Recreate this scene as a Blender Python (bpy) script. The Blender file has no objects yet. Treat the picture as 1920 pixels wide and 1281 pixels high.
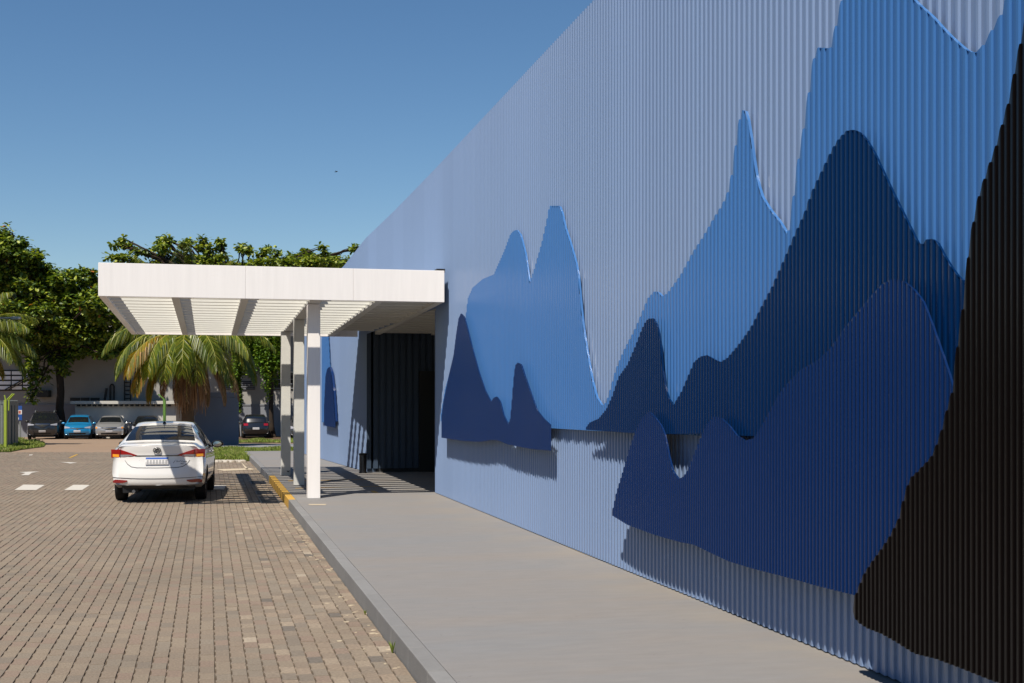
import bpy, math, random
import numpy as np
from mathutils import Vector, Matrix
random.seed(7); rng = np.random.default_rng(7)
scene = bpy.context.scene
COL = scene.collection

# ------------------------------------------------------------------ camera
# world: +Y runs along the facade, +X towards the building, z = 0 is the paved road
F_PX = 2400.0; CAM_H = 1.9; A = math.radians(13.36); SA, CA = math.sin(A), math.cos(A)
cam_d = bpy.data.cameras.new("camera"); cam = bpy.data.objects.new("camera", cam_d); COL.objects.link(cam)
cam.location = (0, 0, CAM_H); cam.rotation_euler = (math.pi/2, 0, -A)
cam_d.sensor_width = 36.0; cam_d.sensor_fit = 'HORIZONTAL'; cam_d.lens = 36.0*F_PX/1920
cam_d.shift_y = (750-640.5)/1920.0
cam_d.clip_start = 0.1; cam_d.clip_end = 3000
scene.camera = cam

# ------------------------------------------------------------------ light
CX, CY = 0.37, 0.51                       # shadow displacement per metre of height
SUN = Vector((-CX, -CY, 1.0)).normalized()
EL = math.asin(SUN.z); AZ = math.atan2(SUN.x, SUN.y)
world = bpy.data.worlds.new("World"); scene.world = world; world.use_nodes = True
wn = world.node_tree.nodes; wl = world.node_tree.links
for n in list(wn): wn.remove(n)
wo = wn.new('ShaderNodeOutputWorld'); bg = wn.new('ShaderNodeBackground'); sky = wn.new('ShaderNodeTexSky')
sky.sky_type = 'NISHITA'; sky.sun_disc = False; sky.sun_elevation = EL; sky.sun_rotation = AZ % (2*math.pi)
sky.air_density = 1.0; sky.dust_density = 0.0; sky.ozone_density = 3.2; sky.altitude = 0
bg.inputs['Strength'].default_value = 0.068
hs = wn.new('ShaderNodeHueSaturation'); hs.inputs['Saturation'].default_value = 1.17; hs.inputs['Value'].default_value = 1.0
wl.new(sky.outputs[0], hs.inputs['Color']); wl.new(hs.outputs[0], bg.inputs[0]); wl.new(bg.outputs[0], wo.inputs[0])
sun_d = bpy.data.lights.new("sun", 'SUN'); sun_d.energy = 5.0; sun_d.angle = math.radians(0.53); sun_d.color = (1.0, 0.93, 0.82)
sun = bpy.data.objects.new("sun", sun_d); COL.objects.link(sun); sun.location = (-20, -20, 60)
sun.rotation_euler = SUN.to_track_quat('Z', 'Y').to_euler()
scene.view_settings.view_transform = 'Standard'; scene.view_settings.look = 'None'
scene.view_settings.exposure = 0.45; scene.view_settings.gamma = 1.0; scene.view_settings.use_curve_mapping = False

# ------------------------------------------------------------------ helpers
def ground_z(d):                                        # the yard falls away gently beyond the road
    return 0.0 if d < 47.5 else (-0.62*(min(d, 84)-47.5)/36.5)
def WP(x, d):                                           # photo column x at camera depth d -> world X, Y
    r = (x-960)/F_PX*d
    return (d*SA+r*CA, d*CA-r*SA)
def ZP(y, d): return CAM_H+(750-y)/F_PX*d
def depth(X, Y): return X*SA+Y*CA
def wall_hit(x, X):                                     # photo column x on a plane X = const -> Y
    dx = (x-960)/F_PX
    return X*(CA-dx*SA)/(SA+dx*CA)
def tagit(o, label=None, cat=None, group=None, kind=None):
    if label: o['label'] = label
    if cat: o['category'] = cat
    if group: o['group'] = group
    if kind: o['kind'] = kind
    return o
def link(name, me, parent=None, loc=None, rotz=None):
    o = bpy.data.objects.new(name, me); COL.objects.link(o)
    if parent: o.parent = parent
    if loc is not None: o.location = loc
    if rotz is not None: o.rotation_euler = (0, 0, rotz)
    return o
def empty(name, loc=(0,0,0), rotz=0, label=None, cat=None, group=None):
    o = link(name, None, None, loc, rotz); o.empty_display_size = .2
    return tagit(o, label, cat, group)
class MB:
    def __init__(s): s.v = []; s.f = []; s.m = []
    def add(s, vs, fs, mi=0):
        b = len(s.v); s.v += [tuple(p) for p in vs]; s.f += [tuple(b+i for i in f) for f in fs]; s.m += [mi]*len(fs)
    def box(s, x0, x1, y0, y1, z0, z1, mi=0):
        s.add([(x0,y0,z0),(x1,y0,z0),(x1,y1,z0),(x0,y1,z0),(x0,y0,z1),(x1,y0,z1),(x1,y1,z1),(x0,y1,z1)],
              [(0,3,2,1),(4,5,6,7),(0,1,5,4),(1,2,6,5),(2,3,7,6),(3,0,4,7)], mi)
    def tube(s, pts, rad, n=6, mi=0, caps=True):
        pts = [Vector(p) for p in pts]; R = rad if hasattr(rad, '__len__') else [rad]*len(pts)
        b = len(s.v); up = Vector((0.02, 0.03, 1))
        for i, p in enumerate(pts):
            t = (pts[min(i+1, len(pts)-1)]-pts[max(i-1, 0)])
            if t.length < 1e-9: t = Vector((0,0,1))
            t.normalize(); u = t.cross(up)
            if u.length < .05: u = t.cross(Vector((1,0,0)))
            u.normalize(); w = t.cross(u)
            for k in range(n):
                a = 2*math.pi*k/n; q = p+(u*math.cos(a)+w*math.sin(a))*R[i]; s.v.append(tuple(q))
        for i in range(len(pts)-1):
            for k in range(n):
                k2 = (k+1) % n
                s.f.append((b+i*n+k, b+i*n+k2, b+(i+1)*n+k2, b+(i+1)*n+k)); s.m.append(mi)
        if caps:
            s.f.append(tuple(b+k for k in range(n))[::-1]); s.m.append(mi)
            e = b+(len(pts)-1)*n; s.f.append(tuple(e+k for k in range(n))); s.m.append(mi)
    def lathe(s, prof, n=24, axis='Z', c=(0,0,0), mi=0):
        b = len(s.v)
        for (r, h) in prof:
            for k in range(n):
                a = 2*math.pi*k/n; ca, sa = math.cos(a)*r, math.sin(a)*r
                if axis == 'Z': s.v.append((c[0]+ca, c[1]+sa, c[2]+h))
                elif axis == 'X': s.v.append((c[0]+h, c[1]+ca, c[2]+sa))
                else: s.v.append((c[0]+ca, c[1]+h, c[2]+sa))
        for i in range(len(prof)-1):
            for k in range(n):
                k2 = (k+1) % n; s.f.append((b+i*n+k, b+i*n+k2, b+(i+1)*n+k2, b+(i+1)*n+k)); s.m.append(mi)
    def mesh(s, name, mats, smooth=False):
        me = bpy.data.meshes.new(name); me.from_pydata(s.v, [], s.f)
        for m in (mats if isinstance(mats, (list, tuple)) else [mats]): me.materials.append(m)
        me.polygons.foreach_set('material_index', s.m)
        if smooth: me.polygons.foreach_set('use_smooth', [True]*len(s.f))
        me.update(); return me
    def build(s, name, mats, parent=None, loc=None, rotz=None, smooth=False):
        return link(name, s.mesh(name, mats, smooth), parent, loc, rotz)
def bevel(o, w=.01, seg=2):
    m = o.modifiers.new('bevel', 'BEVEL'); m.width = w; m.segments = seg; m.limit_method = 'ANGLE'; return o
def boxobj(name, mat, x0, x1, y0, y1, z0, z1, parent=None, bev=0):
    b = MB(); b.box(x0, x1, y0, y1, z0, z1); o = b.build(name, mat, parent)
    if bev: bevel(o, bev)
    return o

# ------------------------------------------------------------------ materials
def srgb(r, g, b):
    f = lambda c: (c/255/12.92 if c/255 <= .04045 else ((c/255+.055)/1.055)**2.4)
    return (f(r), f(g), f(b), 1)
MATS = {}
GK = [.73]
KEEP = ()          # finishes given at their final albedo
def mat(name, col, rough=.6, spec=.5, metal=0., var=0., vscale=3., bump=0., bscale=60., island=0., coat=0., emit=None, objvar=0., trans=0.,
        stretch=(1,1,1), var2=0., v2scale=.6, col2=None, two=0.):
    if name in MATS: return MATS[name]
    kk = 1.0 if name in KEEP else .73
    col = (col[0]*kk, col[1]*kk, col[2]*kk, 1)
    if col2 is not None: col2 = (col2[0]*kk, col2[1]*kk, col2[2]*kk, 1)
    if emit: emit = (emit[0], emit[1]*.73)
    m = bpy.data.materials.new(name); m.use_nodes = True; nt = m.node_tree; N = nt.nodes; L = nt.links
    p = N['Principled BSDF']; p.inputs['Roughness'].default_value = rough
    p.inputs['Specular IOR Level'].default_value = spec; p.inputs['Metallic'].default_value = metal
    p.inputs['Base Color'].default_value = col
    if coat: p.inputs['Coat Weight'].default_value = coat; p.inputs['Coat Roughness'].default_value = .04
    if trans: p.inputs['Transmission Weight'].default_value = trans
    if emit:
        p.inputs['Emission Color'].default_value = emit[0]; p.inputs['Emission Strength'].default_value = emit[1]
    geo = N.new('ShaderNodeNewGeometry'); mp = N.new('ShaderNodeVectorMath'); mp.operation = 'MULTIPLY'
    mp.inputs[1].default_value = stretch; L.new(geo.outputs['Position'], mp.inputs[0])
    fac = None
    def addf(sock, amt):
        nonlocal fac
        mr = N.new('ShaderNodeMapRange'); mr.inputs['To Min'].default_value = 1-amt; mr.inputs['To Max'].default_value = 1+amt
        L.new(sock, mr.inputs['Value'])
        if fac is None: fac = mr.outputs[0]
        else:
            mu = N.new('ShaderNodeMath'); mu.operation = 'MULTIPLY'; L.new(fac, mu.inputs[0]); L.new(mr.outputs[0], mu.inputs[1]); fac = mu.outputs[0]
    def noise(sc, det=6):
        n = N.new('ShaderNodeTexNoise'); n.inputs['Scale'].default_value = sc; n.inputs['Detail'].default_value = det; n.inputs['Roughness'].default_value = .62
        L.new(mp.outputs[0], n.inputs['Vector']); return n
    base = None
    if col2 is not None:
        n = noise(v2scale, 4); mr = N.new('ShaderNodeMapRange'); mr.inputs['From Min'].default_value = .5-two; mr.inputs['From Max'].default_value = .5+two
        L.new(n.outputs['Fac'], mr.inputs['Value'])
        mx = N.new('ShaderNodeMix'); mx.data_type = 'RGBA'; mx.inputs['A'].default_value = col; mx.inputs['B'].default_value = col2
        L.new(mr.outputs[0], mx.inputs['Factor']); base = mx.outputs['Result']
    if var: addf(noise(vscale).outputs['Fac'], var)
    if var2: addf(noise(v2scale, 3).outputs['Fac'], var2)
    if island: addf(geo.outputs['Random Per Island'], island)
    if objvar:
        oi = N.new('ShaderNodeObjectInfo'); addf(oi.outputs['Random'], objvar)
    if fac is not None or base is not None:
        vm = N.new('ShaderNodeVectorMath'); vm.operation = 'SCALE'
        if base is not None: L.new(base, vm.inputs[0])
        else: vm.inputs[0].default_value = col[:3]
        if fac is not None: L.new(fac, vm.inputs['Scale'])
        L.new(vm.outputs[0], p.inputs['Base Color'])
    if bump:
        n = noise(bscale, 5); bp = N.new('ShaderNodeBump'); bp.inputs['Strength'].default_value = bump; bp.inputs['Distance'].default_value = .01
        L.new(n.outputs['Fac'], bp.inputs['Height']); L.new(bp.outputs[0], p.inputs['Normal'])
    MATS[name] = m; return m
def ramp_mat(name, cols, rough=.85, spec=.3, bump=.25, bscale=90., big=.10, bigscale=.25, fine=.12, fscale=25., sss=0):
    """colour picked at random per island and per object from a list"""
    m = bpy.data.materials.new(name); m.use_nodes = True; nt = m.node_tree; N = nt.nodes; L = nt.links
    p = N['Principled BSDF']; p.inputs['Roughness'].default_value = rough; p.inputs['Specular IOR Level'].default_value = spec
    geo = N.new('ShaderNodeNewGeometry'); oi = N.new('ShaderNodeObjectInfo')
    ad = N.new('ShaderNodeMath'); ad.operation = 'ADD'; L.new(geo.outputs['Random Per Island'], ad.inputs[0]); L.new(oi.outputs['Random'], ad.inputs[1])
    wnz = N.new('ShaderNodeTexWhiteNoise'); wnz.noise_dimensions = '1D'; L.new(ad.outputs[0], wnz.inputs['W'])
    rp = N.new('ShaderNodeValToRGB'); rp.color_ramp.interpolation = 'CONSTANT'; el = rp.color_ramp.elements
    tot = sum(c[1] for c in cols); acc = 0
    el[0].position = 0; cols = [((c[0]*GK[0], c[1]*GK[0], c[2]*GK[0], 1), w) for c, w in cols]; el[0].color = cols[0][0]; acc = cols[0][1]/tot
    el.remove(el[1])
    for c, w in cols[1:]:
        e = el.new(acc); e.color = c; acc += w/tot
    L.new(wnz.outputs['Value'], rp.inputs[0])
    def nz(sc, det, amt):
        n = N.new('ShaderNodeTexNoise'); n.inputs['Scale'].default_value = sc; n.inputs['Detail'].default_value = det
        L.new(geo.outputs['Position'], n.inputs['Vector']); mr = N.new('ShaderNodeMapRange'); mr.inputs['To Min'].default_value = 1-amt; mr.inputs['To Max'].default_value = 1+amt
        mr.inputs['From Min'].default_value = .25; mr.inputs['From Max'].default_value = .75
        L.new(n.outputs['Fac'], mr.inputs['Value']); return mr.outputs[0]
    mu = N.new('ShaderNodeMath'); mu.operation = 'MULTIPLY'; L.new(nz(bigscale, 3, big), mu.inputs[0]); L.new(nz(fscale, 6, fine), mu.inputs[1])
    vm = N.new('ShaderNodeVectorMath'); vm.operation = 'SCALE'; L.new(rp.outputs[0], vm.inputs[0]); L.new(mu.outputs[0], vm.inputs['Scale'])
    L.new(vm.outputs[0], p.inputs['Base Color'])
    n = N.new('ShaderNodeTexNoise'); n.inputs['Scale'].default_value = bscale; L.new(geo.outputs['Position'], n.inputs['Vector'])
    bp = N.new('ShaderNodeBump'); bp.inputs['Strength'].default_value = bump; bp.inputs['Distance'].default_value = .006
    L.new(n.outputs['Fac'], bp.inputs['Height']); L.new(bp.outputs[0], p.inputs['Normal'])
    MATS[name] = m; return m
def leaf_mat(name, cols, transl=.35, rough=.45):
    GK[0] = 1.3; m = ramp_mat(name, cols, rough=rough, spec=.4, bump=0, big=.25, bigscale=.5, fine=.1, fscale=8); GK[0] = .73
    nt = m.node_tree; N = nt.nodes; L = nt.links; p = N['Principled BSDF']; out = N['Material Output']
    tr = N.new('ShaderNodeBsdfTranslucent'); mx = N.new('ShaderNodeMixShader'); mx.inputs[0].default_value = transl
    src = p.inputs['Base Color'].links[0].from_socket
    g = N.new('ShaderNodeVectorMath'); g.operation = 'MULTIPLY'; g.inputs[1].default_value = (1.3, 1.35, .5); L.new(src, g.inputs[0]); L.new(g.outputs[0], tr.inputs[0])
    L.new(p.outputs[0], mx.inputs[1]); L.new(tr.outputs[0], mx.inputs[2]); L.new(mx.outputs[0], out.inputs[0]); return m
M = {}
M['bg'] = mat('light_blue_cladding_paint', (.255, .355, .56, 1), .30, .45, var=.03, vscale=1.5, var2=.03, v2scale=.3, bump=.04, bscale=9, stretch=(1,1,.25), island=0, objvar=.035)
M['l1'] = mat('mid_blue_cladding_paint', (.064, .20, .50, 1), .27, .4, var=.04, vscale=1.4, bump=.04, bscale=9, stretch=(1,1,.3))
M['l2'] = mat('deep_blue_cladding_paint', (.0009, .0225, .096, 1), .25, .20, var=.05, vscale=1.5, bump=.04, bscale=9, stretch=(1,1,.3))
M['l3'] = mat('navy_cladding_paint', (.0048, .0270, .118, 1), .25, .20, var=.05, vscale=1.5, bump=.04, bscale=9, stretch=(1,1,.3))
M['l4'] = mat('black_brown_cladding_paint', (.0045, .0030, .0030, 1), .30, .18, var=.06, vscale=2, bump=.05, bscale=12, stretch=(1,1,.3))
M['jamb'] = mat('steel_blue_wide_cladding_paint', (.06, .09, .14, 1), .45, .35, var=.08, vscale=2)
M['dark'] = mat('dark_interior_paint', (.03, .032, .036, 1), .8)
M['white'] = mat('white_painted_steel', (1.09, 1.04, 1.0, 1), .5, .4, var=.03, vscale=1.0, var2=.075, v2scale=14., stretch=(1,1,.06))
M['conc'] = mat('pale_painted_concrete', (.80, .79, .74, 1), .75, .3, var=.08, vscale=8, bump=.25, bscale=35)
M['slat'] = mat('pale_grey_slat_paint', (.95, .94, .87, 1), .7, .3, var=.06, vscale=6, bump=.15, bscale=30)
M['walk'] = mat('grey_floor_paint', (.30, .268, .242, 1), .8, .25, var=.13, vscale=7., var2=.13, v2scale=.55, bump=.35, bscale=55, stretch=(.45,1.6,1), col2=(.225,.23,.238,1), two=.25)
def add_dust(m):
    nt = m.node_tree; N = nt.nodes; L = nt.links; p = N['Principled BSDF']; src = p.inputs['Base Color'].links[0].from_socket
    geo = N.new('ShaderNodeNewGeometry'); sp = N.new('ShaderNodeSeparateXYZ'); L.new(geo.outputs['Position'], sp.inputs[0])
    mr = N.new('ShaderNodeMapRange'); mr.inputs['From Min'].default_value = 3.3; mr.inputs['From Max'].default_value = 4.15; L.new(sp.outputs['X'], mr.inputs['Value'])
    n = N.new('ShaderNodeTexNoise'); n.inputs['Scale'].default_value = 1.3; n.inputs['Detail'].default_value = 8; L.new(geo.outputs['Position'], n.inputs['Vector'])
    m2 = N.new('ShaderNodeMapRange'); m2.inputs['From Min'].default_value = .40; m2.inputs['From Max'].default_value = .65; m2.inputs['To Max'].default_value = .45; L.new(n.outputs['Fac'], m2.inputs['Value'])
    mu = N.new('ShaderNodeMath'); mu.operation = 'MULTIPLY'; L.new(mr.outputs[0], mu.inputs[0]); L.new(m2.outputs[0], mu.inputs[1])
    mx = N.new('ShaderNodeMix'); mx.data_type = 'RGBA'; L.new(mu.outputs[0], mx.inputs['Factor']); L.new(src, mx.inputs['A']); mx.inputs['B'].default_value = (.25,.215,.17,1)
    # small dark specks and footmarks
    n3 = N.new('ShaderNodeTexNoise'); n3.inputs['Scale'].default_value = 14; n3.inputs['Detail'].default_value = 2; L.new(geo.outputs['Position'], n3.inputs['Vector'])
    m3 = N.new('ShaderNodeMapRange'); m3.inputs['From Min'].default_value = .72; m3.inputs['From Max'].default_value = .78; m3.inputs['To Max'].default_value = .45; L.new(n3.outputs['Fac'], m3.inputs['Value'])
    m4 = N.new('ShaderNodeMix'); m4.data_type = 'RGBA'; L.new(m3.outputs[0], m4.inputs['Factor']); L.new(mx.outputs['Result'], m4.inputs['A']); m4.inputs['B'].default_value = (.08,.075,.07,1)
    L.new(m4.outputs['Result'], p.inputs['Base Color'])
add_dust(M['walk'])
M['kerb'] = mat('grey_kerb_paint', (.255, .25, .246, 1), .75, .3, var=.14, vscale=6, bump=.25, bscale=40, objvar=.07)
M['yellow'] = mat('ochre_road_paint', (.60, .35, .06, 1), .7, .3, var=.15, vscale=9)
M['stripe'] = mat('worn_white_road_paint', (.62, .58, .52, 1), .8, .3, var=.15, vscale=16)
tan = [((.262,.205,.152,1),6),((.248,.198,.149,1),6),((.276,.220,.162,1),4),((.224,.184,.143,1),2),((.266,.198,.150,1),3),((.252,.207,.158,1),4)]
M['paver'] = ramp_mat('tan_concrete_paver', tan, big=.10, bigscale=.6, fine=.22, fscale=55)
M['paver_edge'] = ramp_mat('worn_edge_paver', tan+[((.32,.255,.188,1),6),((.17,.145,.12,1),1.0),((.29,.225,.165,1),6),((.40,.33,.25,1),.35)], big=.15, bigscale=.7, fine=.25, fscale=40)
M['joint'] = mat('sandy_joint_soil', (.12, .092, .068, 1), .95, .1, var=.4, vscale=18)
M['drive'] = mat('brown_packed_drive', (.33, .235, .165, 1), .9, .2, var=.14, vscale=2.5, var2=.12, v2scale=.3, bump=.3, bscale=20)
M['soil'] = mat('bare_brown_soil', (.13, .085, .055, 1), .95, .1, var=.35, vscale=3, bump=.4, bscale=12)
M['path'] = mat('pale_grey_path', (.27, .275, .285, 1), .85, .2, var=.1, vscale=2)
M['turf'] = mat('turf_soil', (.085, .105, .025, 1), .95, .1, var=.3, vscale=4)
M['grass'] = leaf_mat('grass_blades', [((.15,.19,.03,1),4),((.11,.155,.025,1),4),((.20,.22,.05,1),2),((.22,.19,.08,1),1)], .3, .7)
M['cobble'] = ramp_mat('whitewashed_cobble', [((.55,.50,.43,1),3),((.45,.40,.33,1),2),((.36,.30,.23,1),1)])
M['wall'] = mat('pale_rendered_wall', (.40, .38, .355, 1), .9, .2, var=.08, vscale=1., var2=.1, v2scale=.25, bump=.2, bscale=5)
M['wall_low'] = mat('slate_painted_wall', (.27, .28, .31, 1), .85, .2, var=.08, vscale=1., bump=.2, bscale=5)
M['shed'] = mat('whitewashed_shed_render', (.60, .57, .51, 1), .9, .2, var=.12, vscale=2., bump=.2, bscale=6)
M['hut'] = mat('blue_grey_render', (.235, .265, .33, 1), .8, .3, var=.07, vscale=1.2)
M['void'] = mat('black_opening', (.012, .012, .013, 1), .5)
M['gal'] = mat('dull_grey_metal', (.24, .26, .25, 1), .55, .5, metal=.3, var=.2, vscale=8)
M['green'] = mat('lime_green_post_paint', (.33, .42, .045, 1), .6, .4, var=.2, vscale=10)
M['green2'] = mat('mid_green_post_paint', (.12, .25, .04, 1), .6, .4, var=.2, vscale=10)
M['bark'] = mat('dark_rough_bark', (.050, .037, .028, 1), .95, .1, var=.35, vscale=7, bump=.6, bscale=14)
M['barkp'] = mat('brown_palm_bark', (.17, .11, .065, 1), .95, .1, var=.35, vscale=12, bump=.6, bscale=20, stretch=(1,1,3))
M['almond'] = leaf_mat('almond_leaf', [((.070,.110,.013,1),5),((.040,.070,.010,1),4),((.125,.165,.016,1),4),((.21,.24,.026,1),3.4),((.28,.10,.02,1),.12),((.020,.040,.008,1),3)], .26)
M['almond2'] = leaf_mat('almond_leaf_pale', [((.11,.145,.016,1),5),((.06,.10,.012,1),4),((.17,.21,.024,1),4),((.26,.28,.04,1),2.8),((.03,.055,.01,1),2)], .28)
M['vine'] = leaf_mat('vine_leaf', [((.085,.15,.014,1),5),((.05,.10,.012,1),4),((.14,.19,.02,1),3)], .3)
M['palm'] = leaf_mat('palm_leaflet', [((.075,.105,.012,1),5),((.045,.070,.010,1),5),((.14,.155,.015,1),3),((.24,.215,.028,1),1.6)], .3, .38)
M['palm_y'] = leaf_mat('palm_leaflet_yellow', [((.26,.19,.02,1),4),((.12,.13,.015,1),5),((.34,.16,.02,1),2),((.20,.12,.05,1),2)], .35, .45)
M['palm_d'] = leaf_mat('palm_leaflet_dry', [((.26,.15,.08,1),4),((.17,.095,.05,1),4),((.36,.23,.13,1),2)], .15, .8)
M['rachis'] = mat('palm_rachis', (.30, .29, .05, 1), .5, .4)
M['nut'] = mat('green_coconut', (.27, .33, .04, 1), .4, .5)
M['sign_b'] = mat('sign_blue', (.015, .08, .33, 1), .5); M['sign_w'] = mat('sign_white', (.75,.72,.70,1), .5); M['sign_r'] = mat('sign_red', (.5,.12,.07,1), .5)
M['glasspane'] = mat('frosted_pane', (1.1,1.1,1.12,1), .5, .5, var=.1, vscale=3)
M['tyre'] = mat('tyre_rubber', (.012,.012,.012,1), .85, .3, bump=.2, bscale=60)
M['alloy'] = mat('alloy_rim', (.25,.25,.26,1), .35, .5, metal=.8)
M['black'] = mat('black_plastic', (.012,.012,.013,1), .5, .4)
M['glass'] = mat('tinted_car_glass', (.010,.012,.015,1), .04, .8, coat=.6)
M['red'] = mat('red_lamp_lens', (.36,.005,.008,1), .15, .5, coat=.8, emit=((.8,.02,.01,1), .03))
M['redd'] = mat('red_reflector', (.30,.008,.012,1), .2, .6, coat=.8)
M['amber'] = mat('amber_lamp_lens', (.85,.30,.02,1), .2, .6, coat=.6, emit=((1,.42,.03,1), .40))
M['amber2'] = mat('amber_marker_lens', (.80,.30,.02,1), .2, .6, coat=.6)
M['clear'] = mat('clear_lamp_lens', (.40,.40,.43,1), .12, .8, coat=1., var=.5, vscale=25)
M['chrome'] = mat('chrome_trim', (.55,.55,.57,1), .12, .5, metal=1.)
M['chromed'] = mat('dark_chrome', (.16,.16,.165,1), .2, .5, metal=1.)
M['plate'] = mat('number_plate_white', (.62,.60,.60,1), .4); M['plateb'] = mat('number_plate_blue', (.02,.12,.55,1), .4)
M['plateg'] = mat('worn_number_plate_characters', (.30,.30,.31,1), .5)
M['grate'] = mat('black_iron_grate', (.03,.03,.035,1), .5, .5, metal=.3)
M['bin'] = mat('brushed_steel_bin', (.10,.10,.105,1), .35, .5, metal=.8, var=.3, vscale=6)
M['crust'] = mat('cream_grit', (.60,.50,.36,1), .9, .2, var=.2, vscale=30)
def paint(name, c, r=.28, metal=.0, coat=1.): return mat(name, c, r, .5, metal=metal, coat=coat)
M['p_white'] = paint('white_car_paint', (.93,.905,.87,1)); M['p_blue'] = paint('bright_blue_car_paint', (.012,.22,.46,1), .3, .2)
M['p_silver'] = paint('silver_car_paint', (.42,.42,.42,1), .35, .5); M['p_black'] = paint('black_car_paint', (.010,.010,.012,1)); M['p_graph'] = paint('dark_graphite_car_paint', (.022,.024,.03,1), .3, .3)
M['p_grey'] = paint('grey_car_paint', (.10,.10,.105,1), .3, .4)

# ================================================================== GROUND
def sheet(name, poly, z, m, kind='structure', parent=None):
    b = MB(); b.add([(x, y, z if not callable(z) else z(x, y)) for x, y in poly], [tuple(range(len(poly)))])
    o = b.build(name, m, parent)
    if kind and parent is None: o['kind'] = kind
    return o
def gz(x, y): return ground_z(depth(x, y))
def grid_sheet(name, x0, x1, y0, y1, nx, ny, off, m):
    b = MB(); vs = []; fs = []
    for j in range(ny+1):
        for i in range(nx+1):
            x = x0+(x1-x0)*i/nx; y = y0+(y1-y0)*j/ny; vs.append((x, y, gz(x, y)+off))
    for j in range(ny):
        for i in range(nx): a = j*(nx+1)+i; fs.append((a, a+1, a+nx+2, a+nx+1))
    b.add(vs, fs); o = b.build(name, m); o['kind'] = 'structure'; return o
grid_sheet('ground', -420, 420, -60, 1400, 2, 120, -.16, M['soil'])
def poly_grid(name, pts, off, m, step=2.5):
    """polygon given as (photo x, depth) corners in strips: left edge list and right edge list share depths"""
    b = MB(); vs = []; fs = []
    for k, (d, xl, xr) in enumerate(pts):
        for t in range(9):
            X, Y = WP(xl+(xr-xl)*t/8, d); vs.append((X, Y, ground_z(d)+off))
    for k in range(len(pts)-1):
        for t in range(8): a = k*9+t; fs.append((a, a+1, a+10, a+9))
    b.add(vs, fs); o = b.build(name, m); o['kind'] = 'structure'; return o
# road bed under the pavers
road = sheet('road', [(-60,-6),(1.37,-6),(1.37,46.9),(-1,47.0),(-60,60)], -.009, M['joint'])
# ---- pavers : wavy-sided concrete blocks, laid lengthwise in staggered columns
PW, PL = .11, .215
def paver_verts(cx, cy, w=PW, l=PL, dz=0, tilt=0):
    g = .0020; n = .0085
    x0, x1, y0, y1 = -w/2+g*.6, w/2-g*.6, -l/2+g*.5, l/2-g*.5
    out = [(x0,y0),(x1,y0),(x1,y1),(x0,y1),(x0,y1-.030),(x0+n,y1-.040),(x0+n,y0+.036),(x0,y0+.026)]
    return out
def paver_mesh():
    o = paver_verts(0, 0); n = len(o); b = MB(); c = .97
    top = [(x*c, y*.985, 0) for x, y in o]; mid = [(x, y, -.005) for x, y in o]; bot = [(x, y, -.03) for x, y in o]
    fs = [tuple(range(n))]
    for k in range(n):
        k2 = (k+1) % n; fs.append((k, n+k, n+k2, k2)); fs.append((n+k, 2*n+k, 2*n+k2, n+k2))
    b.add(top+mid+bot, fs); return b
PB = paver_mesh(); pv = np.array(PB.v); nf = len(PB.f)
cols = []
ncol = int((1.37+14.2)/PW)
cells = []
for c in range(ncol):
    cx = 1.37-PW*(c+.5)-.004
    ph = (c*.32 % 1)*PL
    ymin = 6.5; ymax = 52
    y = ymin+ph
    while y < ymax:
        d = cx*SA+y*CA; px = 960+F_PX*(cx*CA-y*SA)/d
        if px > -70 and d < 46.5 and (y < 46.8 or cx < .9): cells.append((cx, y))
        y += PL
cells.sort(key=lambda c: c[1])
def vis(c):
    d = c[0]*SA+c[1]*CA; px = 960+F_PX*(c[0]*CA-c[1]*SA)/d; py = 750+F_PX*CAM_H/d
    return -8 < px < 1928 and py < 1290
sing = []; rest = []
for c in cells:
    (sing if (vis(c) and len(sing) < 296) else rest).append(c)
def edgy(cx, cy): return cx > .95 or (cx > .15 and random.random() < (cx-.1)/.9)
pm_a = PB.mesh('paver', M['paver']); pm_b = PB.mesh('paver', M['paver_edge'])
for cx, cy in sing:
    o = link('paver', pm_b if edgy(cx, cy) else pm_a, road, (cx+random.gauss(0,.0012), cy+random.gauss(0,.0025), random.gauss(0,.0012)), random.gauss(0,.006))
    o.rotation_euler[0] = random.gauss(0,.006); o.rotation_euler[1] = random.gauss(0,.008)
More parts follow.
